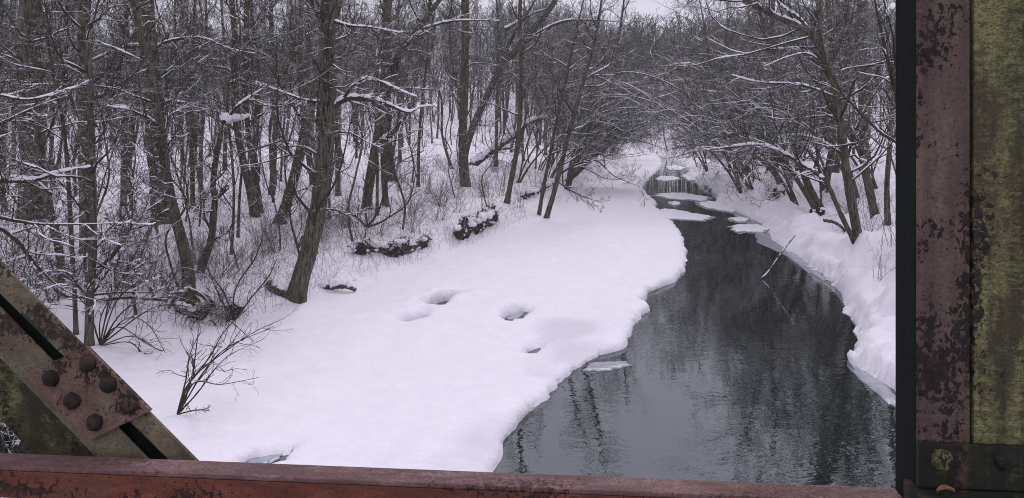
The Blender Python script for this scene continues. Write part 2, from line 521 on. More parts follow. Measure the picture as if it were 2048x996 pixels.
# ------------------------------------------------------------------ floating ice
def slab(name, pts_px, thick, mats, z0=0.0, dome=0.05, seed=0):
    c = np.array([flat(px, py, 0.03) for px, py in pts_px])
    c = smooth(np.vstack([c, c[:1]]), 8)[:-1]
    mid = c.mean(0)
    r2 = np.random.default_rng(seed)
    ang = np.linspace(0, 2 * math.pi, len(c), endpoint=False)
    c = mid + (c - mid) * (1 + 0.10 * np.sin(ang * 5 + r2.uniform(0, 6)) + 0.07 * np.sin(ang * 11 + r2.uniform(0, 6)) + 0.05 * r2.normal(size=len(c)))[:, None]
    rings = [(0.96, -0.05), (1.0, thick * 0.4), (0.985, thick * .7), (0.86, thick * .8), (0.80, thick + dome * 0.5), (0.68, thick + dome * .9), (0.45, thick + dome), (0.15, thick + dome)]
    n = len(c)
    V = []
    for s, h in rings:
        wob_ = 1 + (0.16 * vnoise((c[:, 0]) * 1.6, c[:, 1] * 0.9, seed + 5) if 0.2 < s < 0.9 else 0 * ang)
        ring = (c - mid) * s * wob_[:, None]
        hh = h + (0.25 * dome * vnoise((ring[:, 0] + mid[0]) * 2.3, (ring[:, 1] + mid[1]) * 1.6, seed) if h > thick else 0)
        V.append(np.stack([ring[:, 0], ring[:, 1], np.full(n, 0.0) + hh], 1))
    V = np.vstack(V + [np.array([[0, 0, thick + dome]])])
    q = []
    for k in range(len(rings) - 1):
        for j in range(n):
            q.append([k * n + j, k * n + (j + 1) % n, (k + 1) * n + (j + 1) % n, (k + 1) * n + j])
    t = [[(len(rings) - 1) * n + j, (len(rings) - 1) * n + (j + 1) % n, len(V) - 1] for j in range(n)]
    mi = [0 if k // n < 3 else len(mats) - 1 for k in range(len(q))] + [len(mats) - 1] * len(t)
    o = link(name, make_mesh(name, V, quads=q, tris=t, mats=mats, midx=mi))
    o.location = (mid[0], mid[1], z0)
    return o

FLOES = [
    ([(1300, 425), (1330, 416), (1380, 424), (1420, 432), (1422, 438), (1370, 440), (1320, 434)], .03, 'pale ice floe jutting from the left ice edge below the narrows'),
    ([(1300, 390), (1340, 384), (1390, 388), (1422, 396), (1410, 401), (1350, 398)], .03, 'thin ice floe across the dark water above the lower floe'),
    ([(1382, 405), (1425, 402), (1470, 410), (1500, 420), (1470, 425), (1420, 418)], .04, 'broad snowy ice floe lying against the right bank by the narrows'),
    ([(1362, 348), (1400, 346), (1425, 352), (1422, 362), (1385, 362), (1366, 356)], .06, 'snow topped ice floe just below the far bend'),
    ([(1410, 366), (1445, 362), (1475, 370), (1472, 380), (1435, 382), (1412, 376)], .16, 'thick rounded ice block with two layers near the right bank'),
    ([(1330, 333), (1352, 330), (1372, 335), (1360, 340), (1338, 339)], .04, 'small ice floe in mid channel near the far bend'),
    ([(1310, 354), (1335, 351), (1362, 356), (1340, 361), (1316, 360)], .03, 'slim ice floe off the left edge below the far bend'),
    ([(1452, 452), (1500, 447), (1540, 454), (1535, 462), (1480, 463)], .03, 'flat ice floe under the arching branches of the right bank'),
    ([(1455, 437), (1480, 434), (1500, 439), (1480, 443)], .03, 'smallest ice floe tucked beside the right bank shelf'),
    ([(1335, 405), (1352, 403), (1362, 407), (1348, 410)], .03, 'tiny ice scrap between the two thin floes'),
]
for k, (pts, th, lab) in enumerate(FLOES):
    tag(slab('ice_floe', pts, th, [M_THIN, M_SNOW], seed=k + 3, dome=0.05 if th < .1 else .16), lab, 'ice floe', 'ice floes in the channel')
for k, (pts, lab) in enumerate([
    ([(1165, 735), (1195, 722), (1250, 722), (1258, 728), (1225, 737), (1180, 740)], 'translucent grey ice tongue on the water beside the near ice edge'),
    ([(1505, 470), (1540, 466), (1590, 500), (1640, 545), (1625, 550), (1575, 512), (1520, 485)], 'grey shelf of thin ice along the right bank'),
    ([(1700, 735), (1722, 735), (1795, 790), (1795, 812), (1745, 778)], 'thin blue grey ice lip below the nearest right snow pillow')]):
    tag(slab('thin_ice_sheet', pts, 0.025, [M_THIN], dome=0.01, seed=40 + k), lab, 'ice')
tag(slab('ice_plate', [(478, 922), (510, 908), (555, 900), (575, 896), (550, 918), (520, 930)], 0.03, [M_THIN], dome=0.0, seed=51), 'blue grey ice plate in the hole beside the rail', 'ice')
tag(slab('ice_plate', [(1012, 634), (1030, 626), (1048, 622), (1040, 632), (1022, 638)], 0.025, [M_THIN], dome=0.0, seed=52), 'dull ice plate sunk in the dark hole mid sheet', 'ice')

# ------------------------------------------------------------------ branches: arrays of polylines, grown level by level
def norm(v):
    return v / (np.linalg.norm(v, axis=-1, keepdims=True) + 1e-9)

def grow(P, R, L, m, t0, t1, ang, angsd, ratio, rr, npts, wob, up, r, rmin=0.003, taper=0.75, upbias=0.0, rmax=9):
    N, n, _ = P.shape
    idx = np.repeat(np.arange(N), m)
    K = len(idx)
    if K == 0:
        return np.zeros((0, npts, 3)), np.zeros((0, npts)), np.zeros(0)
    t = (np.tile(np.arange(m), N) + r.random(K)) / m
    t = t0 + (t1 - t0) * t
    f = t * (n - 1); i = np.minimum(f.astype(int), n - 2); u = (f - i)[:, None]
    p0 = P[idx, i] * (1 - u) + P[idx, i + 1] * u
    tan = norm(P[idx, i + 1] - P[idx, i])
    rad = R[idx, i] * (1 - u[:, 0]) + R[idx, i + 1] * u[:, 0]
    perp = norm(np.cross(tan, r.normal(size=(K, 3))))
    a = np.radians(r.normal(ang, angsd, K))[:, None]
    d = tan * np.cos(a) + perp * np.sin(a)
    d[:, 2] += upbias
    d = norm(d)
    ln = L[idx] * ratio * (1 - 0.55 * t) * r.uniform(0.55, 1.4, K)
    r0 = np.minimum(np.clip(rad * rr * r.uniform(0.7, 1.2, K), rmin, None), rmax)
    out = np.zeros((K, npts, 3)); out[:, 0] = p0
    for k in range(1, npts):
        out[:, k] = out[:, k - 1] + d * (ln / (npts - 1))[:, None]
        d = d + r.normal(size=(K, 3)) * wob
        d[:, 2] += up
        d = norm(d)
    s = np.linspace(0, 1, npts)[None]
    rad_out = np.maximum(r0[:, None] * (1 - taper * s), rmin * 0.6)
    return out, rad_out, ln

def tubes(P, R, sides):
    """Ring-swept tubes for N polylines of equal length."""
    N, n, _ = P.shape
    if N == 0:
        return np.zeros((0, 3)), np.zeros((0, 4), int)
    T = np.empty_like(P)
    T[:, 1:-1] = P[:, 2:] - P[:, :-2]; T[:, 0] = P[:, 1] - P[:, 0]; T[:, -1] = P[:, -1] - P[:, -2]
    T = norm(T)
    mean = norm(P[:, -1] - P[:, 0])
    ref = np.where(np.abs(mean[:, 2:3]) > 0.8, np.array([[1.0, 0.2, 0]]), np.array([[0, 0, 1.0]]))
    U = norm(np.cross(T, ref[:, None, :])); W = np.cross(U, T)
    a = np.linspace(0, 2 * math.pi, sides, endpoint=False) + math.pi / 2
    V = P[:, :, None, :] + R[:, :, None, None] * (np.cos(a)[None, None, :, None] * U[:, :, None, :] + np.sin(a)[None, None, :, None] * W[:, :, None, :])
    base = (np.arange(N)[:, None, None] * n + np.arange(n - 1)[None, :, None]) * sides
    j = np.arange(sides)[None, None, :]; j2 = (j + 1) % sides
    q = np.stack([base + j, base + sides + j, base + sides + j2, base + j2], -1).reshape(-1, 4)
    return V.reshape(-1, 3), q

def join(parts):
    Vs, Qs, o = [], [], 0
    for V, q in parts:
        if len(V) == 0:
            continue
        Vs.append(V); Qs.append(q + o); o += len(V)
    return np.vstack(Vs), np.vstack(Qs)

def caps(P, R, r, sides=5, lo=0.2, fat=0.85, extra=0.0, steep=0.8, gate=0.0):
    """Ridges of snow on the upper side of the polylines."""
    N, n, _ = P.shape
    if N == 0:
        return np.zeros((0, 3)), np.zeros((0, 4), int)
    T = np.empty_like(P); T[:, 1:] = P[:, 1:] - P[:, :-1]; T[:, 0] = T[:, 1]
    T = norm(T)
    g = np.clip((steep - np.abs(T[:, :, 2])) / 0.3, 0, 1)
    lump = np.clip(r.random((N, n)) * 1.5 - gate, 0, 1)
    lump[:, 1:-1] = (lump[:, 1:-1] * 2 + lump[:, 2:] + lump[:, :-2]) / 4
    S = (R * fat + extra) * g * lump
    S[:, 0] *= 0.2; S[:, -1] *= 0.1
    Q = P.copy()
    Q[:, :, 2] += np.where(S > 0.001, R * 0.75 + S * 0.15, 0)
    return tubes(Q, np.maximum(S, 0.0), sides)

def resample(P, R, n):
    """Polylines to n points, linear."""
    N, m, _ = P.shape
    f = np.linspace(0, m - 1, n); i = np.minimum(f.astype(int), m - 2); u = f - i
    return P[:, i] * (1 - u)[None, :, None] + P[:, i + 1] * u[None, :, None], R[:, i] * (1 - u) + R[:, i + 1] * u

def crown_from(P0, R0, L0, r, t0=0.15, nl=20, limb=0.33, levels=4, dens=1.0, up=0.10, ang=68, rr=0.42, limb_max=9, fine=0.0042, t1=0.98):
    """Limbs, branches, twigs, fine twigs off the given axes; returns (crown mesh, snow mesh)."""
    parts, snow = [], []
    l1 = grow(P0, R0, L0, nl, t0, t1, ang, 16, limb, rr, 8, 0.20, up, r, 0.008, 0.8, 0.1, limb_max)
    parts.append(tubes(l1[0], l1[1], 6))
    pr, rr_ = resample(l1[0], l1[1], 16)
    snow.append(caps(pr, rr_, r, gate=0.15, extra=0.012))
    l2 = grow(*l1, int(round(7 * dens)), 0.15, 1.0, 48, 16, 0.48, 0.6, 6, 0.22, 0.05, r, 0.006, 0.75)
    parts.append(tubes(l2[0], l2[1], 4))
    pr, rr_ = resample(l2[0], l2[1], 9)
    snow.append(caps(pr, rr_, r, sides=4, gate=0.5, extra=0.006))
    if levels >= 3:
        l3 = grow(*l2, int(round(7 * dens)), 0.1, 1.0, 46, 16, 0.50, 0.65, 5, 0.22, 0.03, r, fine * 1.25, 0.6)
        parts.append(tubes(l3[0], l3[1], 3))
    if levels >= 4:
        l4 = grow(*l3, int(round(4 * dens)), 0.1, 1.0, 44, 16, 0.55, 0.75, 4, 0.2, 0.02, r, fine, 0.4)
        parts.append(tubes(l4[0], l4[1], 3))
    return join(parts), join(snow)

def axis(pts, rads, n, r, rough=0.0):
    """A trunk axis: smoothed points with radii, as one polyline of n points."""
    c = smooth(np.column_stack([pts, rads]), 12)
    s = np.concatenate([[0], np.cumsum(np.linalg.norm(np.diff(c[:, :3], axis=0), axis=1))])
    t = np.linspace(0, s[-1], n)
    P = np.column_stack([np.interp(t, s, c[:, k]) for k in range(3)])
    R = np.interp(t, s, c[:, 3])
    if rough:
        R = R * (1 + rough * r.normal(size=n)); P[1:] += r.normal(size=(n - 1, 3)) * R[1:, None] * rough
    return P[None], R[None], np.array([s[-1]]), s[-1]

def trunk_mesh(P, R, r, sides=12, flare=0.7):
    n = P.shape[1]
    h = np.concatenate([[0], np.cumsum(np.linalg.norm(np.diff(P[0], axis=0), axis=1))])
    R2 = R.copy()
    R2[0] *= 1 + flare * np.exp(-h / (R[0, 0] * 1.6 + 0.02))
    V, q = tubes(P, R2, sides)
    # knobbly bark
    k = np.arange(len(V)); ring = k // sides; sd = k % sides
    c = P[0][ring]
    V = c + (V - c) * (1 + 0.10 * vnoise(sd * 0.9, ring * 0.45, int(r.integers(1, 999))) * 2 + 0.05 * r.normal(size=len(V)) * 0.6)[:, None]
    return V, q

# ------------------------------------------------------------------ the bridge the photograph is taken from
TH = math.radians(4.75)
CU, SU = math.cos(TH), math.sin(TH)
def b2w(u, v, z):
    return (u * CU + v * SU, -u * SU + v * CU, z)
def on_bridge(px, py, v):
    X, D, Z = (px - 1024) / F, 1.0, -(py - HOR) / F
    du, dv = X * CU - D * SU, X * SU + D * CU
    t = v / dv
    return (t * du, EYE + t * Z)

def prism(name, outline, v0, v1, mats, parent, bevel=0.002, loc_axis='uz', side_mat=None):
    """An outline in the bridge's own (u, z) plane given depth from v0 to v1."""
    import bmesh
    bm = bmesh.new()
    f = [bm.verts.new(b2w(u, v0, z)) for u, z in outline]
    b = [bm.verts.new(b2w(u, v1, z)) for u, z in outline]
    bm.faces.new(f); bm.faces.new(b[::-1])
    n = len(f)
    for i in range(n):
        fc = bm.faces.new([f[i], b[i], b[(i + 1) % n], f[(i + 1) % n]])
        if side_mat is not None:
            fc.material_index = side_mat
    bmesh.ops.recalc_face_normals(bm, faces=bm.faces)
    if bevel:
        bmesh.ops.bevel(bm, geom=list(bm.edges), offset=bevel, segments=2, affect='EDGES', profile=0.6)
    me = bpy.data.meshes.new(name)
    bm.to_mesh(me); bm.free()
    for m in mats:
        me.materials.append(m)
    return link(name, me, parent)

def rect(u0, u1, z0, z1):
    return [(u0, z0), (u1, z0), (u1, z1), (u0, z1)]

def rivet(name, u, v, z, rad, h, mat, parent, seed=0):
    """A domed rivet head standing on the face at depth v."""
    r = np.random.default_rng(seed)
    ns, nr = 18, 7
    V = []
    for i in range(nr):
        a = i / (nr - 1) * math.pi / 2
        rr_, hh = rad * math.cos(a) ** 0.8, h * math.sin(a) ** 0.9
        for j in range(ns):
            t = 2 * math.pi * j / ns
            k = 1 + 0.07 * r.normal()
            V.append(b2w(u + rr_ * k * math.cos(t), v - hh * (1 + .04 * r.normal()), z + rr_ * k * math.sin(t)))
    q = [[i * ns + j, i * ns + (j + 1) % ns, (i + 1) * ns + (j + 1) % ns, (i + 1) * ns + j] for i in range(nr - 1) for j in range(ns)]
    return link(name, make_mesh(name, V, quads=q, mats=[mat]), parent)

bridge = thing('truss_bridge', 'rusty riveted steel truss bridge framing the river view', 'bridge')
# vertical post, two built-up channels side by side with a batten plate at the foot
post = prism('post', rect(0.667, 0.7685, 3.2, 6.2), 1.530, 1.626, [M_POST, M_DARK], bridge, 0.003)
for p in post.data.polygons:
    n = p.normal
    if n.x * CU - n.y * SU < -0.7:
        p.material_index = 1  # inner side takes the dark steel as painted shade
post['label'] = 'brown blistered paint with shade painted dark on its inner side'
prism('post_flange', rect(0.7745, 0.905, 3.2, 6.2), 1.527, 1.626, [M_POSTGREEN], post, 0.003)
prism('post_flange', rect(0.911, 1.03, 3.2, 6.2), 1.530, 1.626, [M_POST], post, 0.003)
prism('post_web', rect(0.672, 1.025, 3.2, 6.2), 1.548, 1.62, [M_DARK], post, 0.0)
zt = EYE - (880 - HOR) / F * 1.47
zb = EYE - (968 - HOR) / F * 1.47
prism('batten_plate', rect(0.6675, 1.03, zb, zt), 1.516, 1.5265, [M_BASE], post, 0.002)
for px in (1882, 2010):
    u, z = on_bridge(px, 918, 1.516)
    rivet('rivet', u, 1.516, z, 0.021, 0.014, M_BASE if px > 1900 else M_POSTGREEN, post, px)
prism('base_ledge', rect(0.655, 1.05, zb - 0.13, zb - 0.003), 1.470, 1.56, [M_BASE], post, 0.004)
# guard rail
RZ = 3.43
rail = prism('guard_rail', rect(-2.6, 0.664, RZ - 0.010, RZ), 1.559, 1.621, [M_RAILTOP], bridge, 0.003)
prism('rail_web', rect(-2.6, 0.664, RZ - 0.071, RZ - 0.011), 1.559, 1.569, [M_RAIL], rail, 0.002)
# diagonal
VF = 1.660
def DG(*pts, v=VF):
    return [on_bridge(px, py, v) for px, py in pts]
brace = prism('diagonal_brace', DG((-1900, -1375), (-262, 262), (0, 525), (385, 913), (470, 999), (440, 1040), (330, 913), (0, 588), (-1900, -1310)), VF, VF + 0.008, [M_BRACE], bridge, 0.002)
prism('lower_flange', DG((-1900, -1270), (0, 617), (287, 911), (397, 1024), (330, 1060), (190, 913), (0, 717), (-1900, -1180)), VF, VF + 0.008, [M_BRACE], brace, 0.002)
prism('web', DG((-1900, -1350), (0, 545), (365, 905), (460, 1010), (360, 1040), (235, 920), (0, 690), (-1900, -1215), v=VF + 0.03), VF + 0.03, VF + 0.038, [M_DARK], brace, 0.0)  # dark colour paints the shade seen through the gap between the flanges
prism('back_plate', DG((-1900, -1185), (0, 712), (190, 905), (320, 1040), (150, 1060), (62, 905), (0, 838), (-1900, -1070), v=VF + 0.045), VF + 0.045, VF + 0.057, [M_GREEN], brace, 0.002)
plate = prism('batten_plate', DG((173, 694), (301, 822), (181, 881), (43, 750), v=VF - 0.012), VF - 0.013, VF - 0.001, [M_PLATE], brace, 0.002)
for k, (px, py) in enumerate([(177, 726), (103, 756), (218, 768), (146, 801), (258, 809), (191, 844)]):
    u, z = on_bridge(px, py, VF - 0.013)
    rivet('rivet', u, VF - 0.013, z, 0.0195, 0.017, M_RIVET, plate, k)
# a curled leaf on the ledge
def leaf(px, py, s, rot, seed):
    r = np.random.default_rng(seed)
    u, z = on_bridge(px, py, 1.49)
    V = []; n = 9
    for i in range(n):
        t = i / (n - 1)
        wv_ = math.sin(t * math.pi) ** 0.8 * s * 0.32
        for k in (-1, 0, 1):
            a = t * s - s / 2
            uu = u + a * math.cos(rot) - k * wv_ * math.sin(rot); vv = 1.492 + a * math.sin(rot) * 0.5 + k * wv_ * math.cos(rot) * .6
            V.append(b2w(uu, vv, zb + 0.003 + abs(k) * 0.007 + 0.006 * math.sin(t * 3) + r.normal() * .0006))
    q = [[i * 3 + k, i * 3 + k + 1, i * 3 + k + 4, i * 3 + k + 3] for i in range(n - 1) for k in range(2)]
    me = make_mesh('dead_leaf', V, quads=q, mats=[M_LEAF])
    o = link('dead_leaf', me)
    md = o.modifiers.new('thick', 'SOLIDIFY'); md.thickness = 0.001
    return o
kk = NT('dry_leaf')
kk.l(kk.mix(kk.ramp(kk.noise(60, 4), [(.3, 0.0), (.7, 1.0)]), (0.10, 0.045, 0.022), (0.26, 0.15, 0.08)), kk.b.inputs['Base Color'])
kk.b.inputs['Roughness'].default_value = 0.8
M_LEAF = kk.m
tag(leaf(1892, 980, 0.034, 0.15, 4), 'curled reddish brown leaf lying at the foot of the post', 'leaf')

# ------------------------------------------------------------------ trees traced one by one
def hero(name, label, pts, w0, w1, top=13.0, limbs=(), nl=16, t0=0.17, limb=0.24, dens=1.0, lean=0.0, cat='tree', seed=0, levels=4, flare=0.35,
         up=0.08, extend=True, roots=(), group=None, thick_snow=0.016, D=None, limb_max=0.034, stuck=True):
    r = np.random.default_rng(1000 + seed)
    if D is None:
        b = base_at(*pts[0]); D = b[1]
    P = np.array([at(px, py, D) for px, py in pts])
    P[:, 1] += lean * (P[:, 2] - P[0, 2])
    sc = D / F / 2 * 0.84
    rad = list(np.linspace(w0, w1, len(P)) * sc)
    org = P[0].copy()
    if stuck:
        P = np.vstack([P[0] - (P[1] - P[0]) / np.linalg.norm(P[1] - P[0]) * 0.12, P]); rad = [rad[0]] + rad
    if not extend:
        rad[-1] *= 0.35
    if extend:
        d = norm(P[-1] - P[-2]); r_end = rad[-1]
        left = top - P[-1, 2]
        k = 0
        while left > 0.3 and k < 8:
            st = min(2.0, left)
            d = norm(d + r.normal(size=3) * 0.10 + np.array([0, 0, 0.22]))
            P = np.vstack([P, P[-1] + d * st]); left -= st * max(d[2], 0.3); k += 1
        m = len(P) - len(rad)
        rad += list(r_end * np.linspace(1, 0.16, m + 1)[1:])
    A, R, L, ln = axis(P - org, rad, max(14, int(14 + len(P) * 3)), r, 0.015)
    t = thing(name, label, cat, org, group)
    V, q = trunk_mesh(A, R, r, 12 if w0 > 16 else 8, flare)
    link('trunk', make_mesh('trunk', V, quads=q, mats=[M_BARK]), t)
    crown = []; snow = []
    c, s = crown_from(A, R, np.array([min(ln, 12.0)]), r, t0, nl, limb, levels, dens, up, 58 if dens > .9 else 54, 0.4, limb_max, t1=.9)
    crown.append(c); snow.append(s)
    pr, rr_ = resample(A, R, 60)
    snow.append(caps(pr, rr_, r, sides=6, steep=0.86, gate=0.3, fat=0.55, extra=0.01))
    for lp, lw0, lw1, sn in limbs:
        Q = np.array([at(px, py, D) for px, py in lp])
        Q[:, 1] += lean * (Q[:, 2] - org[2]) + np.linspace(0, 1, len(Q)) * r.uniform(-0.6, 0.6)
        LA, LR, LL, lln = axis(Q - org, list(np.linspace(lw0, lw1, len(Q)) * sc), 26, r, 0.03)
        LR = LR * (1 - 0.75 * np.linspace(0, 1, 26) ** 3)[None]
        crown.append(tubes(LA, LR, 8))
        c, s = crown_from(LA, LR, LL, r, 0.1, 12, 0.38, 3, 1.0, 0.06, 52, 0.45, 0.02)
        crown.append(c); snow.append(s)
        if sn:
            pr, rr_ = resample(LA, LR, 70)
            snow.append(caps(pr, rr_, r, sides=7, fat=0.75 * sn, extra=thick_snow * sn, steep=0.95, gate=-0.25))
    link('crown', make_mesh('crown', *join(crown), mats=[M_TWIG]), t)
    link('branch_snow', make_mesh('branch_snow', *join(snow), mats=[M_CAP]), t)
    if roots:
        rp = []
        for lp, a_, b_ in roots:
            Q = np.array([at(px, py, D - 0.25 - 0.1 * i) for i, (px, py) in enumerate(lp)])
            LA, LR, _, _ = axis(Q - org, list(np.linspace(a_, b_, len(Q)) * sc), 18, r, 0.06)
            rp.append(tubes(LA, LR, 7))
        link('roots', make_mesh('roots', *join(rp), mats=[M_BARK]), t)
    return t

T = 'bare_tree'
hero(T, 'thick leaning trunk at the ice edge holding the long snow-laden bent limb', [(592, 598), (605, 545), (622, 480), (638, 400), (650, 300), (654, 200), (655, 100), (656, 0)], 41, 36, 14,
     [([(662, 216), (690, 198), (730, 197), (770, 208), (800, 221), (818, 223), (840, 212), (866, 210)], 15, 4, 1.1),
      ([(688, 196), (705, 170), (728, 157), (760, 163), (800, 181), (830, 192)], 8, 3, 1.1),
      ([(655, 204), (615, 201), (575, 185), (528, 165)], 8, 3, 0.9),
      ([(660, 40), (700, 52), (740, 55), (805, 66)], 8, 3, 0.9),
      ([(640, 270), (690, 265), (730, 285), (760, 300)], 6, 2, 0.7),
      ([(628, 420), (670, 420), (700, 432), (735, 415)], 6, 2, 0.4)], seed=61, t0=0.1, nl=22)
hero(T, 'broad straight trunk with furrowed bark, widest in the left wood', [(328, 448), (322, 380), (310, 250), (300, 130), (290, 0)], 52, 40, 15,
     [([(300, 100), (340, 80), (400, 75), (450, 95), (505, 105)], 8, 3, 0.8), ([(310, 200), (370, 205), (400, 215), (460, 225)], 7, 2, 0.8)], seed=2, nl=24)
hero('rooted_tree', 'curved trunk standing on a tangle of exposed roots above the ice', [(378, 592), (376, 545), (366, 490), (350, 430), (338, 375), (328, 320), (318, 240)], 30, 18, 11,
     seed=3, nl=14, roots=[([(378, 580), (355, 592), (338, 615), (334, 632)], 13, 4), ([(378, 578), (404, 590), (420, 612), (424, 632)], 13, 4), ([(379, 578), (384, 612), (378, 640), (368, 658)], 15, 6),
     ([(376, 580), (362, 598), (352, 622), (358, 632)], 8, 3), ([(384, 582), (398, 602), (404, 628), (398, 640)], 8, 3), ([(372, 582), (345, 588), (332, 604), (330, 618)], 6, 3),
     ([(384, 585), (410, 588), (428, 604), (432, 620)], 6, 3), ([(360, 600), (385, 606), (410, 618)], 4, 2), ([(345, 610), (370, 622), (396, 622)], 4, 2), ([(404, 640), (412, 662), (424, 664), (430, 648), (420, 640)], 4, 3)])
hero(T, 'crooked broken-topped trunk carrying a clump of snow on its snag', [(402, 542), (410, 515), (422, 480), (426, 440), (430, 400), (426, 370), (432, 320), (440, 275), (446, 246)], 19, 11, 0,
     [([(446, 246), (470, 212), (500, 186), (520, 170)], 9, 3, 1.0), ([(446, 244), (456, 240), (466, 238), (478, 231)], 11, 5, 2.6), ([(428, 400), (436, 388), (443, 379)], 12, 9, 0)], seed=4, nl=8, extend=False, limb=.3)
hero(T, 'dark massive trunk near the left edge of the wood', [(62, 440), (66, 330), (58, 200), (62, 0)], 56, 50, 15, seed=5, nl=24)
hero(T, 'slim trunk leaning left in front of the dark massive trunk', [(128, 572), (118, 500), (100, 420), (82, 340), (72, 200), (60, 80)], 20, 14, 12, seed=6, nl=16)
hero(T, 'slender straight trunk rising just behind the bridge brace', [(178, 690), (180, 600), (186, 500), (186, 380), (182, 250), (175, 100)], 20, 14, 12,
     [([(184, 590), (230, 588), (290, 590), (352, 592)], 6, 2, 0.3), ([(186, 560), (230, 500), (260, 440), (310, 400)], 7, 2, 0.4), ([(182, 600), (150, 560), (110, 530), (70, 520)], 6, 2, 0.3),
      ([(186, 520), (240, 540), (290, 545), (340, 570)], 5, 2, 0.2)], seed=7, nl=22, t0=.06, limb=.2)
hero(T, 'thin wand-like trunk left of the slender trunk behind the brace', [(152, 668), (150, 600), (144, 500), (138, 380), (128, 260), (108, 150)], 12, 8, 10, seed=8, nl=18, t0=.06, limb=.2)
hero(T, 'dark upright trunk between the massive trunk and the furrowed trunk', [(174, 502), (170, 350), (168, 150), (170, 0)], 30, 26, 15, seed=9, nl=22,
     limbs=[([(170, 200), (215, 180), (260, 80), (300, 40)], 10, 4, .8), ([(172, 205), (220, 210), (290, 220)], 8, 3, 1.0)])
hero(T, 'left one of two trunks crossing behind the crooked snag', [(510, 432), (498, 370), (480, 290), (468, 200), (470, 80)], 20, 14, 13, seed=10, nl=18)
hero(T, 'right one of two trunks behind the crooked snag', [(522, 425), (512, 360), (500, 290), (490, 180), (492, 40)], 13, 11, 13, seed=11, nl=16)
hero(T, 'right-leaning trunk with snow along its back, just left of the thick leaning trunk', [(560, 448), (575, 400), (592, 340), (608, 270), (628, 190), (645, 120), (665, 60)], 28, 16, 13, seed=12, nl=18,
     limbs=[([(568, 440), (585, 400), (600, 360)], 10, 7, 0), ([(598, 300), (606, 262), (614, 222), (625, 200)], 9, 5, 1.3)])
hero(T, 'stout leaning trunk whose snowy limb meets the bent limb', [(734, 416), (738, 370), (746, 320), (754, 280), (770, 190), (792, 120), (818, 80), (850, 40)], 24, 13, 12, seed=13, nl=16,
     limbs=[([(752, 290), (775, 275), (795, 255), (815, 230), (830, 210), (842, 190)], 14, 6, 1.3), ([(786, 138), (800, 108), (825, 78), (845, 62)], 12, 7, 1.6), ([(820, 70), (860, 52), (910, 40), (1000, 38)], 8, 4, 1.0)])
hero(T, 'straight trunk standing behind the stout leaning trunk', [(778, 360), (772, 250), (772, 100), (775, 0)], 27, 22, 15, seed=14, nl=22)
hero(T, 'tall thick trunk behind the fallen snowy trunk', [(930, 372), (926, 270), (930, 120), (930, 0)], 22, 18, 15, seed=15, nl=22)
hero(T, 'long trunk sloping to the right with snow streaks, over the fallen trunk', [(925, 330), (940, 270), (968, 205), (1000, 140), (1040, 90), (1082, 40), (1118, -10)], 18, 12, 13, seed=16, nl=18,
     limbs=[([(948, 248), (966, 208), (990, 160), (1010, 130)], 12, 8, 1.6), ([(1015, 120), (1060, 78), (1120, 45), (1180, 40), (1270, 46)], 11, 3, 1.0), ([(1000, 140), (1025, 75), (1060, 20), (1080, -20)], 10, 5, 1.1), ([(1010, 60), (1060, 30), (1100, 14)], 9, 5, 1.3)])
hero(T, 'thin trunk at the bank corner beside the larger earth face', [(1014, 406), (1024, 350), (1036, 280), (1042, 150), (1040, 20)], 14, 9, 12, seed=17, nl=18, limb=.2)
hero(T, 'left trunk of the pair growing at the ice edge', [(1078, 430), (1088, 370), (1102, 300), (1116, 230), (1140, 120)], 10, 7, 10, seed=18, nl=18, limb=.26)
hero(T, 'right trunk of the pair growing at the ice edge', [(1093, 436), (1108, 385), (1122, 330), (1140, 260), (1168, 160), (1190, 80)], 13, 8, 11, seed=19, nl=20, limb=.26,
     limbs=[([(1116, 350), (1150, 330), (1190, 320), (1225, 350), (1260, 365), (1285, 375)], 5, 2, .3), ([(1118, 365), (1150, 385), (1190, 400), (1208, 405)], 4, 1.5, .2)])
hero(T, 'slanting tree reaching far over the ice from the left bank', [(1134, 364), (1170, 330), (1215, 290), (1262, 262), (1320, 240)], 13, 5, 0, seed=20, dens=.78, nl=26, limb=0.55, extend=False, t0=.2,
     limbs=[([(1190, 312), (1230, 250), (1260, 190), (1275, 150)], 7, 3, .8), ([(1180, 322), (1240, 278), (1290, 285), (1335, 300)], 5, 2, .8)])
hero('fallen_tree', 'snow-covered fallen trunk propped above the left bank scrub', [(942, 334), (962, 318), (990, 298), (1035, 268), (1055, 246), (1085, 236), (1112, 232)], 17, 8, 0, seed=21, nl=10, limb=.4, extend=False, D=None,
     limbs=[([(944, 332), (985, 302), (1035, 266), (1056, 245), (1084, 235), (1110, 232)], 16, 8, 1.8), ([(1032, 270), (1040, 290), (1020, 330)], 7, 5, .3), ([(985, 302), (1020, 298), (1050, 310)], 6, 3, .9)], stuck=False)
hero(T, 'tree leaning out above the far left bank', [(1150, 350), (1180, 300), (1200, 240), (1225, 150), (1240, 60)], 10, 6, 14, seed=22, dens=.78, nl=30, limb=0.45)
hero('overhanging_tree', 'tree past the left edge sending dark boughs across the snow', [(-130, 700), (-130, 600), (-125, 450), (-120, 250), (-120, 0)], 34, 28, 12, seed=23, nl=16, t0=.2,
     limbs=[([(-125, 420), (-40, 365), (20, 362), (60, 362), (90, 350), (130, 340), (165, 334)], 18, 5, 1.2), ([(-125, 470), (-30, 432), (40, 440), (100, 446), (180, 445), (292, 440)], 12, 3, .4),
            ([(-128, 500), (-20, 455), (30, 480), (60, 520), (110, 570), (150, 592), (200, 604)], 14, 3, .4), ([(-125, 520), (0, 540), (60, 560), (110, 600)], 7, 2, .3), ([(-120, 300), (0, 250), (80, 215), (150, 190)], 12, 4, .6),
            ([(-120, 200), (0, 190), (90, 200), (180, 180)], 10, 3, .7)])
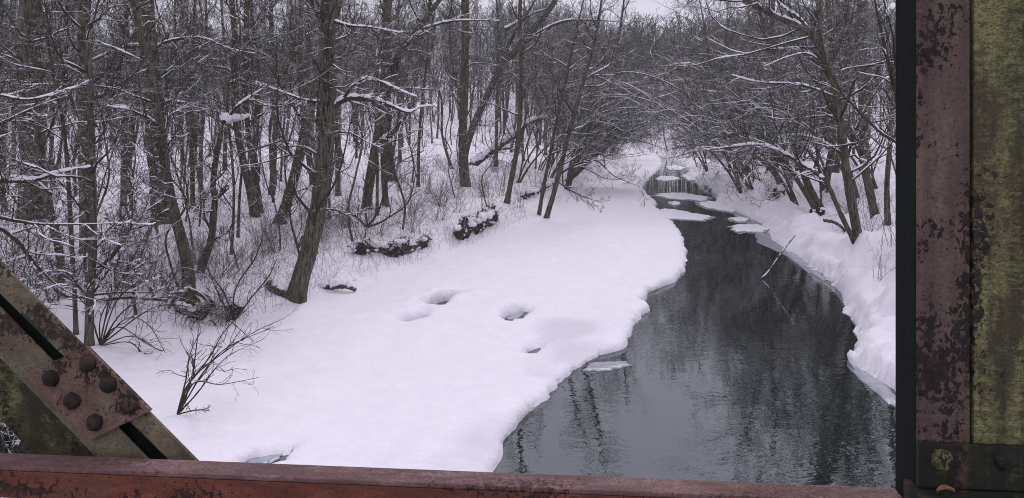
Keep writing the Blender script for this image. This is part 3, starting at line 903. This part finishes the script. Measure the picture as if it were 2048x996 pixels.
# right bank
hero(T, 'main right bank tree curving up and over the water from the snow pillow', [(1722, 505), (1708, 430), (1696, 361), (1681, 251), (1667, 160), (1640, 95), (1611, 60), (1545, 30), (1480, -10)], 23, 12, 10, seed=31, dens=.78, nl=28, t0=.15, limb=0.38,
     limbs=[([(1611, 62), (1580, 42), (1545, 28), (1500, 5)], 12, 8, 1.5), ([(1640, 95), (1600, 40), (1560, 10), (1540, -20)], 10, 6, 1.5), ([(1690, 330), (1720, 250), (1770, 165), (1800, 150)], 7, 3, 1.2),
            ([(1668, 165), (1630, 110), (1590, 110), (1540, 130)], 6, 2, 1.0), ([(1672, 195), (1600, 170), (1520, 165), (1460, 150)], 7, 2, 1.0), ([(1690, 310), (1640, 280), (1600, 270), (1560, 275)], 6, 2, 1.2)])
hero(T, 'low arching trunk bowed over the water with snow on its back', [(1712, 490), (1680, 425), (1651, 361), (1616, 336), (1566, 306), (1515, 290), (1450, 296), (1400, 300)], 13, 4, 0, seed=32, dens=.78, nl=30, limb=0.45, extend=False, t0=.3,
     limbs=[([(1650, 360), (1612, 334), (1566, 305), (1515, 289), (1460, 292)], 7, 5, 1.4)])
hero(T, 'leaning right bank trunk beside the half-buried stump', [(1642, 420), (1618, 375), (1598, 320), (1585, 281), (1568, 254), (1540, 226), (1508, 214), (1450, 190)], 19, 6, 0, seed=33, dens=.78, nl=28, limb=0.50, extend=False, t0=.3,
     limbs=[([(1570, 256), (1540, 226), (1508, 214)], 9, 6, 1.7), ([(1586, 284), (1600, 255), (1650, 235), (1700, 225)], 7, 3, 1.2)])
hero(T, 'second leaning right bank trunk sharing the stump, lower and straighter', [(1634, 424), (1600, 368), (1566, 320), (1530, 292), (1480, 270), (1420, 262)], 14, 5, 0, seed=34, dens=.78, nl=26, limb=0.50, extend=False, t0=.3)
hero(T, 'small bowed tree rooted by the dark rock on the right bank', [(1562, 382), (1552, 352), (1522, 320), (1480, 290), (1430, 270), (1385, 262)], 13, 4, 0, seed=35, dens=.78, nl=28, limb=0.55, extend=False, t0=.25,
     limbs=[([(1553, 355), (1540, 300), (1500, 262), (1440, 250)], 6, 2, 1.2)])
hero(T, 'forked trunk behind the main right bank tree', [(1752, 436), (1738, 380), (1724, 310), (1706, 280), (1680, 240), (1650, 170), (1640, 60)], 20, 10, 11, seed=36, dens=.78, nl=20,
     limbs=[([(1726, 318), (1724, 290), (1728, 270)], 12, 9, 1.2)])
hero(T, 'tree hidden past the bridge post, mirrored as a dark fork in the near water', [(1860, 560), (1850, 430), (1835, 300), (1850, 150), (1880, 0)], 30, 22, 11, seed=51, dens=.5, nl=10, limb=.3,
     limbs=[([(1840, 330), (1800, 200), (1770, 60), (1750, -60)], 16, 5, .8)])
hero(T, 'leaning tree hidden past the bridge post, mirrored as a slanting bar in the water', [(1930, 610), (1900, 450), (1860, 280), (1815, 100), (1790, -80)], 26, 16, 11, seed=52, dens=.5, nl=10, limb=.3)
hero(T, 'straight tall trunk at the back of the right bank', [(1728, 330), (1727, 200), (1725, 0)], 20, 17, 15, seed=37, nl=24)
hero(T, 'trunk hard against the dark side of the bridge post', [(1776, 452), (1774, 370), (1782, 260), (1790, 120)], 13, 10, 12, seed=38, nl=16)
hero(T, 'upright trunk between the stump and the forked trunk', [(1652, 368), (1664, 290), (1668, 180), (1655, 0)], 17, 12, 14, seed=39, nl=24)
hero(T, 'dark upright trunk behind the rock on the right bank', [(1552, 345), (1550, 250), (1546, 120), (1545, 0)], 13, 11, 15, seed=40, nl=30, limb=0.38)
hero(T, 'arched snowy trunk across the end of the river', [(1392, 247), (1380, 228), (1362, 210), (1335, 204), (1308, 206)], 7, 3, 0, seed=41, nl=14, limb=.4, extend=False, D=88,
     limbs=[([(1375, 222), (1350, 206), (1310, 205)], 5, 3, 2.5)], stuck=False)
hero(T, 'lone dark trunk at the far bend of the river', [(1318, 262), (1314, 230), (1312, 180), (1316, 120)], 5, 4, 12, seed=42, nl=22, limb=.35, D=95)
hero(T, 'tall tree on the right bank whose branches reach toward the far bend', [(1600, 350), (1590, 260), (1560, 150), (1530, 60), (1500, -40)], 14, 9, 14, seed=43, dens=.78, nl=34, limb=0.46)
hero(T, 'branching tree midway along the far right bank', [(1470, 335), (1462, 280), (1440, 200), (1420, 120)], 8, 6, 13, seed=44, dens=.78, nl=34, limb=0.50)
hero(T, 'bowed tree low over the floes on the right bank', [(1500, 350), (1470, 300), (1430, 280), (1380, 290), (1330, 300)], 8, 3, 0, seed=45, dens=.78, nl=30, limb=0.50, extend=False, t0=.2)

# ------------------------------------------------------------------ trees of the wood: a few of each kind, then copies
def proto_tree(seed, H, r0, nl, limb, bend, t0, dens=0.93, name='wood_tree', levels=4, fine=0.0050):
    r = np.random.default_rng(500 + seed)
    n = 8
    z = np.linspace(-0.15, H, n)
    P = np.column_stack([np.cumsum(r.normal(size=n)) * bend, np.cumsum(r.normal(size=n)) * bend, z]); P -= [P[0, 0], P[0, 1], 0]
    A, R, L, ln = axis(P, list(r0 * np.linspace(1, 0.18, n) ** 0.8), 30, r, 0.02)
    t = thing(name, '', 'tree')
    link('trunk', make_mesh('trunk', *trunk_mesh(A, R, r, 8, 0.5), mats=[M_BARK]), t)
    c, s = crown_from(A, R, np.array([min(ln, 12)]), r, t0, nl, limb, levels, dens, 0.13, 46, 0.36, 0.035, fine, 0.88)
    link('crown', make_mesh('crown', *c, mats=[M_TWIG]), t)
    link('branch_snow', make_mesh('branch_snow', *s, mats=[M_CAP]), t)
    return t

def copy_tree(root, loc, rz, s, label, group):
    c = root.copy(); COL.objects.link(c)
    c.location = loc; c.rotation_euler = (0, 0, rz); c.scale = (s, s, s)
    tag(c, label, 'tree', group)
    for ch in root.children:
        k = ch.copy(); COL.objects.link(k); k.parent = c
    return c

PROTO = [proto_tree(1, 15, .12, 24, .21, .16, .32), proto_tree(2, 14, .085, 24, .21, .22, .30), proto_tree(3, 16, .15, 26, .21, .14, .32),
         proto_tree(4, 12, .06, 24, .23, .25, .28), proto_tree(5, 13, .075, 26, .24, .35, .27), proto_tree(6, 11, .05, 22, .25, .30, .25)]
SAPL = [proto_tree(11, 6.5, .035, 18, .26, .18, .2, .7, 'sapling', 3), proto_tree(12, 5.0, .028, 16, .30, .22, .2, .7, 'sapling', 3), proto_tree(13, 8.0, .045, 20, .24, .2, .2, .7, 'sapling', 3)]
used = set()
def place(protos, x, y, label, group, smin=.8, smax=1.2):
    k = int(rng.integers(len(protos)))
    p = protos[k]
    loc = (x, y, ground_z(x, y) - 0.02); rz = rng.uniform(0, 6.28); s = rng.uniform(smin, smax)
    if p.name not in used:
        used.add(p.name)
        p.location = loc; p.rotation_euler = (0, 0, rz); p.scale = (s, s, s)
        return tag(p, label, 'tree', group)
    return copy_tree(p, loc, rz, s, label, group)

def scatter(n, ymin, ymax, umin, umax, mind, want, power=1.0):
    out = []
    tries = 0
    while len(out) < n and tries < n * 60:
        tries += 1
        y = ymin + (ymax - ymin) * rng.random() ** power
        x = rng.uniform(umin, umax) * y
        if any((x - a) ** 2 + (y - b) ** 2 < mind * mind for a, b in out):
            continue
        if want(x, y):
            out.append((x, y))
    return out

def on_left(x, y, m=1.5):
    return x < np.interp(y, TOE[:, 1], TOE[:, 0]) - m
def on_right(x, y, m=1.5):
    return x > np.interp(y, RIGHT_EDGE[:, 1], RIGHT_EDGE[:, 0], right=18 + (y - 90) * .3 if y > 90 else None) + m

for x, y in scatter(50, 23, 45, -0.85, 0.0, 1.7, lambda x, y: on_left(x, y, 4)):
    place(PROTO, x, y, 'bare tree in the nearer left wood, snow at its foot', 'near trees of the left wood')
for x, y in scatter(115, 45, 100, -0.8, 0.16, 2.0, lambda x, y: on_left(x, y, 2), .9):
    place(PROTO, x, y, 'slim grey tree deep in the left wood', 'deep trees of the left wood', .8, 1.15)
for x, y in scatter(36, 31, 85, 0.2, 0.85, 2.0, lambda x, y: on_right(x, y, 3), 1.1):
    place(PROTO, x, y, 'bare tree in the wood behind the right bank', 'trees of the right wood', .75, 1.1)
for x, y in scatter(22, 34, 88, 0.05, 0.36, 2.0, lambda x, y: (on_left(x, y, .6) and not on_left(x, y, 7)) or (on_right(x, y, .4) and not on_right(x, y, 6)), 1.0):
    place(PROTO[3:], x, y, 'slender tree leaning along the far river bank', 'trees lining the far banks', .6, .95)
for x, y in scatter(44, 19, 70, -0.8, 0.15, 1.1, lambda x, y: on_left(x, y, 1.5), 1.3):
    place(SAPL, x, y, 'thin bare sapling among the trees of the left wood', 'saplings of the left wood')
for x, y in scatter(20, 20, 55, 0.3, 0.7, 1.1, lambda x, y: on_right(x, y, 1.2), 1.2):
    place(SAPL, x, y, 'thin bare sapling among the trees of the right wood', 'saplings of the right wood')

def proto_bowed(seed, H, r0, nstem, reach):
    """Several slim stems from one foot, arching over towards +x."""
    r = np.random.default_rng(600 + seed)
    t = thing('bowed_tree', '', 'tree')
    tr, cr, sn = [], [], []
    for k in range(nstem):
        n = 8; u = np.linspace(0, 1, n)
        h = H * r.uniform(.6, 1.1); rc = reach * r.uniform(.55, 1.2); sd = r.uniform(-.45, .45)
        x = rc * u ** 1.25; z = h * np.sin(np.minimum(u * 1.75, 1.9)) * .95
        P = np.column_stack([x * math.cos(sd) + r.normal(size=n) * .08 * u + r.normal() * .08, x * math.sin(sd) + r.normal(size=n) * .10 * u + r.normal() * .08, z - .12])
        A, R, L, ln = axis(P, list(r0 * r.uniform(.6, 1.1) * np.linspace(1, .18, n)), 26, r, .02)
        tr.append(trunk_mesh(A, R, r, 7, .5))
        c, s = crown_from(A, R, np.array([ln]), r, .25, 13, .55, 4, .8, .05, 42, .5, .02, .0046)
        cr.append(c); sn.append(s)
        pr, rr_ = resample(A, R, 50)
        sn.append(caps(pr, rr_, r, sides=5, steep=.93, gate=.05, fat=.7, extra=.012))
    link('trunk', make_mesh('trunk', *join(tr), mats=[M_BARK]), t)
    link('crown', make_mesh('crown', *join(cr), mats=[M_TWIG]), t)
    link('branch_snow', make_mesh('branch_snow', *join(sn), mats=[M_CAP]), t)
    return t
BOW = [proto_bowed(1, 5.2, .07, 3, 5.4), proto_bowed(2, 6.6, .08, 3, 5.0), proto_bowed(3, 4.0, .05, 4, 4.6)]
seen_bow = set()
def bow(x, y, rz, s, label, group):
    k = int(rng.integers(3)); p = BOW[k]
    loc = (x, y, ground_z(x, y))
    if k not in seen_bow:
        seen_bow.add(k)
        p.location = loc; p.rotation_euler = (0, 0, rz); p.scale = (s, s, s)
        return tag(p, label, 'tree', group)
    return copy_tree(p, loc, rz, s, label, group)
for x, y in scatter(13, 26, 52, 0.1, 0.5, 1.5, lambda x, y: on_right(x, y, .9) and not on_right(x, y, 5), .9):
    bow(x, y, math.pi + rng.uniform(-.6, .5), rng.uniform(.75, 1.2), 'snow-lined thicket stems bowing from the right bank over the river', 'bowed trees of the right bank')
for x, y in scatter(14, 33, 75, 0.0, 0.25, 1.6, lambda x, y: on_left(x, y, .5) and not on_left(x, y, 4), .9):
    bow(x, y, rng.uniform(-.7, .5), rng.uniform(.7, 1.15), 'snow-lined thicket stems bowing from the left bank over the ice', 'bowed trees of the left bank')
for x, y in scatter(24, 13.5, 22, -0.68, -0.22, .8, lambda x, y: on_left(x, y, .6), 1.0):
    place(SAPL, x, y, 'wispy sapling on the bank above the bridge brace', 'saplings near the bridge brace', .6, 1.0)

# far-off wood on the flat and on the hill: one mass each
def far_wood(name, spots, seed, hmin, hmax, thick):
    r = np.random.default_rng(seed)
    lib = []
    for k in range(5):
        P = np.column_stack([np.cumsum(r.normal(size=5)) * .25, np.cumsum(r.normal(size=5)) * .25, np.linspace(-.3, 13, 5)]); P -= [P[0, 0], P[0, 1], 0]
        A, R, L, ln = axis(P, list(.15 * np.linspace(1, .25, 5)), 8, r)
        l1 = grow(A, R, np.array([11.0]), 20, .30, 1.0, 42, 14, .36, .5, 5, .12, .18, r, thick * 2, .7)
        l2 = grow(*l1, 6, .15, 1.0, 36, 14, .45, .6, 4, .15, .12, r, thick * 1.2, .5)
        l3 = grow(*l2, 4, .1, 1.0, 34, 14, .55, .7, 3, .15, .1, r, thick, .4)
        lib.append(join([tubes(A, R, 5), tubes(l1[0], l1[1], 4), tubes(l2[0], l2[1], 3), tubes(l3[0], l3[1], 3)]))
    parts = []
    for x, y in spots:
        V, q = lib[int(r.integers(5))]
        a = r.uniform(0, 6.28); s = r.uniform(hmin, hmax) / 13
        c_, s_ = math.cos(a), math.sin(a)
        W = np.column_stack([V[:, 0] * c_ - V[:, 1] * s_, V[:, 0] * s_ + V[:, 1] * c_, V[:, 2]]) * s
        parts.append((W + [x, y, ground_z(x, y)], q))
    o = link(name, make_mesh(name, *join(parts), mats=[M_FARTWIG]))
    o['kind'] = 'stuff'
    return tag(o, 'mass of bare grey trees on the rising ground beyond the river', 'woodland') if 'hill' in name else tag(o, 'dense grey trees crowding the far bend of the river', 'woodland') if 'bend' in name else tag(o, 'hazy mass of bare trunks closing the back of the wood', 'woodland')
far_wood('hill_wood', scatter(700, 110, 250, -0.72, 0.82, 2.4, lambda x, y: True, 1.15), 91, 11, 15.5, .028)
far_wood('bend_wood', scatter(420, 100, 190, 0.02, 0.45, 1.7, lambda x, y: y > 120 or on_left(x, y, 3) or on_right(x, y, 3), 1.2), 93, 9, 13, .024)
far_wood('background_wood', scatter(150, 78, 125, -0.8, 0.75, 2.2, lambda x, y: (on_left(x, y, 8) or on_right(x, y, 8)) and (abs(x / y - .2) > .07), .9), 92, 10, 14, .016)

# ------------------------------------------------------------------ shrubs, scrub, weeds
def stems_mesh(r, n, lo, hi, r0, spread, twigs, droop=-0.05, wob=.10, base=0.12, fine=.0022):
    b = np.column_stack([r.normal(size=n) * base, r.normal(size=n) * base, np.full(n, -0.05)])
    a = r.uniform(0, 6.28, n); s = np.abs(r.normal(0, spread, n))
    d = norm(np.column_stack([np.cos(a) * np.sin(s), np.sin(a) * np.sin(s), np.cos(s)]))
    ln = r.uniform(lo, hi, n)
    P = np.zeros((n, 7, 3)); P[:, 0] = b
    for k in range(1, 7):
        P[:, k] = P[:, k - 1] + d * (ln / 6)[:, None]
        d = norm(d + r.normal(size=(n, 3)) * wob + np.array([0, 0, droop]))
    R = r0 * r.uniform(.6, 1.2, n)[:, None] * np.linspace(1, .35, 7)[None]
    t2 = grow(P, R, ln, twigs, .2, 1.0, 38, 14, .42, .6, 5, .14, .02, r, fine, .5)
    t3 = grow(*t2, 3, .15, 1.0, 40, 14, .45, .7, 4, .14, .0, r, fine, .4)
    sn = caps(*resample(P, R, 12), r, sides=4, gate=.6, extra=.003)
    return join([tubes(P, R, 4), tubes(t2[0], t2[1], 3), tubes(t3[0], t3[1], 3)]), sn

SHRUB = []
for k, (n, lo, hi, sp, tw) in enumerate([(16, .8, 1.7, .5, 6), (22, .6, 1.3, .65, 5), (10, 1.2, 2.4, .4, 7), (14, .9, 1.8, .8, 6)]):
    r = np.random.default_rng(700 + k)
    c, s = stems_mesh(r, n, lo, hi, .007, sp, tw)
    V = np.vstack([c[0], s[0]]); q = np.vstack([c[1], s[1] + len(c[0])])
    me = make_mesh('leafless_shrub', V, quads=q, mats=[M_STEM, M_CAP], midx=[0] * len(c[1]) + [1] * len(s[1]))
    SHRUB.append(me)
def shrub(x, y, label, group, s=1.0):
    o = link('leafless_shrub', SHRUB[int(rng.integers(4))])
    o.location = (x, y, ground_z(x, y)); o.rotation_euler = (0, 0, rng.uniform(0, 6.28)); o.scale = (s, s, s * rng.uniform(.85, 1.15))
    return tag(o, label, 'shrub', group)
for x, y in scatter(48, 13, 48, -0.72, 0.1, .7, lambda x, y: on_left(x, y, .5) and not on_left(x, y, 9), 1.2):
    shrub(x, y, 'tangle of leafless brown stems on the left bank', 'shrubs on the left bank', rng.uniform(.6, 1.2))
for x, y in scatter(26, 24, 75, -0.7, 0.14, .9, lambda x, y: on_left(x, y, 6), 1.0):
    shrub(x, y, 'leafless shrub between the trunks of the left wood', 'shrubs in the left wood', rng.uniform(.8, 1.5))
for x, y in scatter(16, 15, 60, 0.25, 0.62, .8, lambda x, y: on_right(x, y, .8), 1.1):
    shrub(x, y, 'leafless shrub on the snowy right bank', 'shrubs on the right bank', rng.uniform(.6, 1.2))
for x, y in scatter(20, 50, 108, 0.08, 0.34, 1.0, lambda x, y: (on_left(x, y, .3) and not on_left(x, y, 6)) or (on_right(x, y, .3) and not on_right(x, y, 8)), 1.0):
    shrub(x, y, 'leafless shrub on the banks toward the far bend', 'shrubs by the far bend', rng.uniform(1.2, 2.2))

def weeds():
    r = np.random.default_rng(801)
    n = 3600
    pts = []
    while len(pts) < n:
        y = 13 + 40 * r.random() ** 1.5; x = r.uniform(-.75, .2) * y
        if on_left(x, y, .2) and vnoise(np.array([x * .6]), np.array([y * .6]), 7)[0] > -.12 and (not on_left(x, y, 4.5) or r.random() < .16):
            pts.append((x, y))
    pts = np.array(pts)
    z = terrain(pts[:, 0], pts[:, 1], False)[0]
    P = np.zeros((n, 5, 3)); P[:, 0] = np.column_stack([pts, z - .03])
    a = r.uniform(0, 6.28, n); s = np.abs(r.normal(0, .85, n))
    d = np.column_stack([np.cos(a) * np.sin(s), np.sin(a) * np.sin(s), np.abs(np.cos(s)) + .15])
    ln = r.uniform(.25, 1.2, n)
    for k in range(1, 5):
        P[:, k] = P[:, k - 1] + d * (ln / 4)[:, None]
        d = norm(d + r.normal(size=(n, 3)) * .26 + [0, 0, -.05])
    R = np.full((n, 5), .0030) * np.linspace(1, .5, 5)[None]
    t = grow(P, R, ln, 3, .25, 1, 45, 18, .5, .8, 4, .2, 0, r, .0024, .4)
    o = link('dry_weeds', make_mesh('dry_weeds', *join([tubes(P, R, 3), tubes(t[0], t[1], 3)]), mats=[M_WEED]))
    o['kind'] = 'stuff'
    tag(o, 'thin dry weed stems poking through the snow of the left bank', 'weeds')
weeds()

def traced_shrub(label, base, stems, w0, w1, seed, nl=8, name='leafless_shrub'):
    r = np.random.default_rng(seed)
    b = base_at(*base)
    sc = b[1] / F / 2
    parts = []
    for i, st in enumerate(stems):
        Q = np.array([at(px, py, b[1]) for px, py in st]); Q[:, 1] += np.linspace(0, 1, len(Q)) * r.uniform(-.5, .5)
        Q[1:-1] += r.normal(size=(len(Q) - 2, 3)) * .05
        A, R, L, ln = axis(Q - b, list(np.linspace(w0, w1, len(Q)) * sc), 22, r, .12)
        parts.append(tubes(A, R, 5))
        t2 = grow(A, R, L, nl, .25, 1, 40, 18, .34, .6, 7, .2, .02, r, .0022, .5)
        t3 = grow(*t2, 3, .2, 1, 36, 12, .45, .7, 4, .12, 0, r, .002, .4)
        parts += [tubes(t2[0], t2[1], 4), tubes(t3[0], t3[1], 3)]
    o = link(name, make_mesh(name, *join(parts), mats=[M_TWIG]))
    o.location = b
    return tag(o, label, 'shrub')
traced_shrub('nearest fan-shaped shrub standing alone in the snow above the rail', (355, 828),
             [[(355, 828), (390, 768), (440, 712), (500, 670), (560, 645)], [(355, 828), (385, 760), (420, 700), (470, 645), (530, 590)], [(358, 828), (395, 775), (450, 768), (520, 752)],
              [(355, 828), (375, 770), (395, 715), (405, 660)], [(357, 828), (400, 800), (440, 800)], [(356, 828), (400, 745), (450, 690), (540, 660)], [(356, 828), (380, 790), (430, 735), (500, 700)], [(355, 828), (368, 770), (380, 700), (370, 640)]], 4, 1.2, 901, 9)
traced_shrub('leafless shrub spreading over the snow between the bridge brace and the exposed roots', (200, 690),
             [[(200, 690), (215, 640), (250, 560), (300, 480)], [(200, 690), (230, 660), (290, 690), (350, 725), (395, 740)], [(200, 690), (250, 620), (320, 600), (400, 630)], [(202, 690), (260, 640), (300, 650), (340, 700)],
              [(200, 690), (205, 640), (222, 580), (270, 470)], [(202, 690), (270, 700), (300, 760), (310, 790)], [(202, 690), (240, 600), (300, 545), (380, 530), (440, 545)], [(200, 690), (225, 570), (250, 500), (330, 470)], [(202, 690), (290, 620), (360, 610), (440, 640), (500, 690)], [(200, 690), (180, 620), (140, 570), (90, 540)], [(203, 690), (260, 690), (330, 760), (380, 790)]], 3.2, 1.2, 902, 11)
traced_shrub('leafless bush with whip stems below the crooked snag', (470, 640),
             [[(470, 640), (450, 580), (430, 520), (440, 470)], [(470, 640), (480, 570), (510, 510), (540, 470)], [(470, 640), (500, 600), (530, 560), (550, 520)], [(468, 640), (440, 610), (420, 560), (400, 540)]], 3.5, 1.5, 903, 9)
for px, py, s_, lab in [(446, 556, 1.0, 'fine-stemmed bush at the foot of the crooked snag'), (545, 505, .9, 'arching leafless bush left of the thick leaning trunk'), (640, 480, .8, 'small leafless bush right behind the thick leaning trunk'),
        (250, 575, 1.1, 'leafless bush behind the slender trunk by the bridge brace'), (300, 650, .7, 'low leafless bush just left of the exposed root tangle'), (880, 440, 1.2, 'tall leafless bush between the two dark earth faces'),
        (820, 430, 1.3, 'leafless bush above the long undercut earth face'), (970, 420, 1.1, 'leafless bush on top of the larger earth face'), (700, 455, 1.0, 'leafless bush at the left end of the long earth face'),
        (1760, 560, .5, 'few leafless stems poking from the snow beside the bridge post')]:
    o = link('leafless_bush', SHRUB[int(rng.integers(4))]); o.location = base_at(px, py); o.rotation_euler = (0, 0, rng.uniform(0, 6.28)); o.scale = (s_, s_, s_)
    tag(o, lab, 'shrub')
traced_shrub('sprawling bare bough hanging over the undercut bank', (735, 455),
             [[(735, 455), (760, 420), (790, 330), (850, 300)], [(735, 455), (770, 440), (810, 410), (830, 350)], [(735, 455), (700, 430), (670, 425), (650, 440)], [(735, 455), (730, 400), (750, 350), (800, 310)]], 5, 2, 904, 9)

# ------------------------------------------------------------------ bare earth of the undercut bank, logs, rock
def earth(name, label, cat, line, h_px, seed, fat=0.5, roots=30):
    """A craggy undercut face of soil along the bank, with root ends hanging from it."""
    r = np.random.default_rng(seed)
    c = np.array([base_at(px, py) for px, py in line])
    b = c[0].copy()
    A, R, L, ln = axis(c - b, [1.0] * len(c), max(24, int(34 * len(c))), r)
    P = A[0]; n = len(P); m = 26
    hgt = h_px * np.mean(c[:, 1]) / F
    u = np.linspace(0, ln, n)[:, None]; a = np.linspace(0, 2 * math.pi, m, endpoint=False)[None]
    env = np.clip(np.sin(np.linspace(0, math.pi, n)) * 2.2, 0.05, 1)[:, None]
    px_, py_ = u / 0.30 + 0 * a, np.cos(a) * 2.0 + np.sin(a) * 1.3 + 0 * u
    k = 0.75 + 0.75 * vnoise(px_ * .35, py_ * .5, seed) + 0.55 * np.abs(vnoise(px_, py_ * 1.4, seed + 1)) + 0.35 * vnoise(px_ * 2.3, py_ * 3, seed + 2) + 0.04 * r.normal(size=(n, m))
    k = k * env
    k = k * (0.35 + 0.9 * sstep(-0.22, 0.12, vnoise(u * 2.1 + 0 * a, 0 * u + 0.3 + 0 * a, seed + 9)))
    zc = hgt * 0.36
    V = np.stack([P[:, None, 0] + 0.02 * r.normal(size=(n, m)), P[:, None, 1] + 0.2 + np.cos(a) * hgt * fat * k, P[:, None, 2] + zc + np.sin(a) * hgt * 0.50 * k], -1).reshape(-1, 3)
    i = np.arange(n * m).reshape(n, m); i2 = np.roll(i, -1, 1)
    q = np.stack([i[:-1], i[1:], i2[1:], i2[:-1]], -1).reshape(-1, 4)
    o = link(name, make_mesh(name, V, quads=q, mats=[M_EARTH]))
    o.location = b
    K = max(6, int(ln * 9))
    lumps = []
    uu = np.linspace(0, 2 * math.pi, 8, endpoint=False); vv = np.linspace(.05, math.pi - .05, 6)
    VV, UU = np.meshgrid(vv, uu, indexing='ij')
    S0 = np.stack([np.sin(VV) * np.cos(UU), np.sin(VV) * np.sin(UU), np.cos(VV)], -1).reshape(-1, 3)
    ii = np.arange(48).reshape(6, 8); jj = np.roll(ii, -1, 1)
    qs = np.stack([ii[:-1], ii[1:], jj[1:], jj[:-1]], -1).reshape(-1, 4)
    for t in range(K):
        p = P[int(r.integers(1, n - 1))]
        top_ = r.random() < .6
        rad = hgt * (r.uniform(.10, .24) if top_ else r.uniform(.06, .13))
        off = np.array([r.normal() * .05, .2 - hgt * fat * (r.uniform(.1, .7) if top_ else r.uniform(.5, .85)), hgt * (r.uniform(.6, .86) if top_ else r.uniform(.05, .6))])
        lumps.append((S0 * (1 + .12 * r.normal(size=(48, 1))) * rad * np.array([r.uniform(1.0, 1.9), 1.0, r.uniform(.6, .9)]) + p + off, qs))
    lo = link('snow_clumps', make_mesh('snow_clumps', *join(lumps), mats=[M_CAP]), o)
    lo['kind'] = 'stuff'
    if roots:
        K = roots
        at_ = r.integers(2, n - 2, K)
        Q = np.zeros((K, 6, 3)); Q[:, 0] = P[at_] + np.column_stack([r.normal(size=K) * .05, np.full(K, -hgt * fat * .5), hgt * r.uniform(.35, 1.05, K)])
        d = norm(np.column_stack([r.normal(size=K) * .8, -np.abs(r.normal(size=K)) * .6, r.normal(size=K) * .6 - .4]))
        for t in range(1, 6):
            Q[:, t] = Q[:, t - 1] + d * r.uniform(.05, .13, K)[:, None]
            d = norm(d + r.normal(size=(K, 3)) * .35 + [0, 0, -.15])
        link('roots', make_mesh('roots', *tubes(Q, np.full((K, 6), .007) * np.linspace(1, .4, 6), 3), mats=[M_TWIG]), o)
    return tag(o, label, cat)
earth('earth_face', 'long dark undercut earth face dotted with snow, right of the thick leaning trunk', 'earth bank', [(690, 508), (735, 512), (775, 515), (815, 508), (862, 492)], 34, 1001, .45, 60)
earth('earth_face', 'larger black earth face under the snow at the bank corner', 'earth bank', [(905, 484), (935, 474), (965, 462), (1000, 442)], 40, 1002, .4, 50)
earth('earth_face', 'small dark earth patch by the pair of trees at the ice edge', 'earth bank', [(1040, 402), (1060, 398), (1088, 384), (1110, 374)], 20, 1003, .4, 16)
earth('earth_face', 'dark root clump right of the exposed root tangle', 'earth bank', [(444, 648), (458, 645), (478, 632)], 34, 1004, .5, 40)
earth('earth_face', 'black earth hollow under the exposed root tangle', 'earth bank', [(338, 628), (365, 640), (385, 652), (418, 630)], 34, 1005, .45, 40)
earth('earth_face', 'dark brushy earth under the lower edge of the bridge brace', 'earth bank', [(-120, 945), (-40, 935), (30, 928), (75, 922)], 95, 1008, .5, 50)
earth('bank_rock', 'dark rock under the bowed tree on the right bank', 'rock', [(1550, 396), (1560, 397), (1570, 395)], 26, 1006, .5, 0)
earth('old_stump', 'half-buried stump of dark wood below the leaning right bank trunks', 'stump', [(1624, 432), (1640, 433), (1652, 430)], 16, 1007, .6, 0)

def log(label, pts, w0, w1, seed, snow=1.0, dz=0.0):
    r = np.random.default_rng(seed)
    b = base_at(*pts[len(pts) // 2]); D = b[1]
    Q = np.array([at(px, py, D) for px, py in pts]) + [0, 0, dz]
    A, R, L, ln = axis(Q - b, list(np.linspace(w0, w1, len(Q)) * D / F / 2), 24, r, .06)
    t = thing('fallen_log', label, 'log', b)
    link('log_wood', make_mesh('log_wood', *tubes(A, R, 9), mats=[M_BARK]), t)
    if snow:
        pr, rr_ = resample(A, R, 50)
        link('log_snow', make_mesh('log_snow', *caps(pr, rr_, r, sides=8, fat=.8 * snow, extra=.02, steep=.98, gate=0.05), mats=[M_CAP]), t)
    return t
log('black broken log against the foot of the thick leaning trunk', [(535, 566), (550, 580), (570, 592), (588, 612)], 16, 22, 1101, .35)
log('snow-capped log stretching from the thick leaning trunk onto the ice', [(606, 592), (630, 586), (660, 578), (690, 576), (712, 584)], 15, 9, 1102, 2.0, .05)
log('curved dead branch behind the black broken log', [(570, 520), (585, 512), (600, 495), (606, 478)], 10, 6, 1103, .3, .08)
log('snowy fallen branch across the snow behind the slender trunk', [(105, 580), (140, 598), (200, 604), (260, 600), (335, 606)], 9, 6, 1104, .9, .05)
log('dark fallen limb jutting from the right bank snow into a hollow', [(1648, 440), (1672, 446), (1690, 462), (1696, 482)], 8, 5, 1105, .6)
log('snow-striped branch dipping into the water off the right bank', [(1590, 470), (1560, 510), (1535, 545), (1522, 556)], 3, 1.2, 1106, .9)

# ------------------------------------------------------------------ winter air
HAZE = True
if HAZE:
    hz = bpy.data.materials.new('haze_air')
    hz.use_nodes = True
    t_ = hz.node_tree
    t_.nodes.clear()
    vo = t_.nodes.new('ShaderNodeVolumePrincipled')
    vo.inputs['Color'].default_value = (0.93, 0.96, 0.97, 1)
    vo.inputs['Density'].default_value = 0.0011
    om = t_.nodes.new('ShaderNodeOutputMaterial')
    t_.links.new(vo.outputs[0], om.inputs['Volume'])
    x0, x1, y0, y1, z0, z1 = -620, 620, -15, 360, -2.0, 60
    V = [(x, y, z) for z in (z0, z1) for x, y in ((x0, y0), (x1, y0), (x1, y1), (x0, y1))]
    ho = link('haze', make_mesh('haze', V, quads=[[3, 2, 1, 0], [4, 5, 6, 7], [0, 1, 5, 4], [1, 2, 6, 5], [2, 3, 7, 6], [3, 0, 4, 7]], mats=[hz], smooth_sh=False))
    ho['kind'] = 'stuff'
    tag(ho, 'pale winter haze hanging in the valley', 'haze')
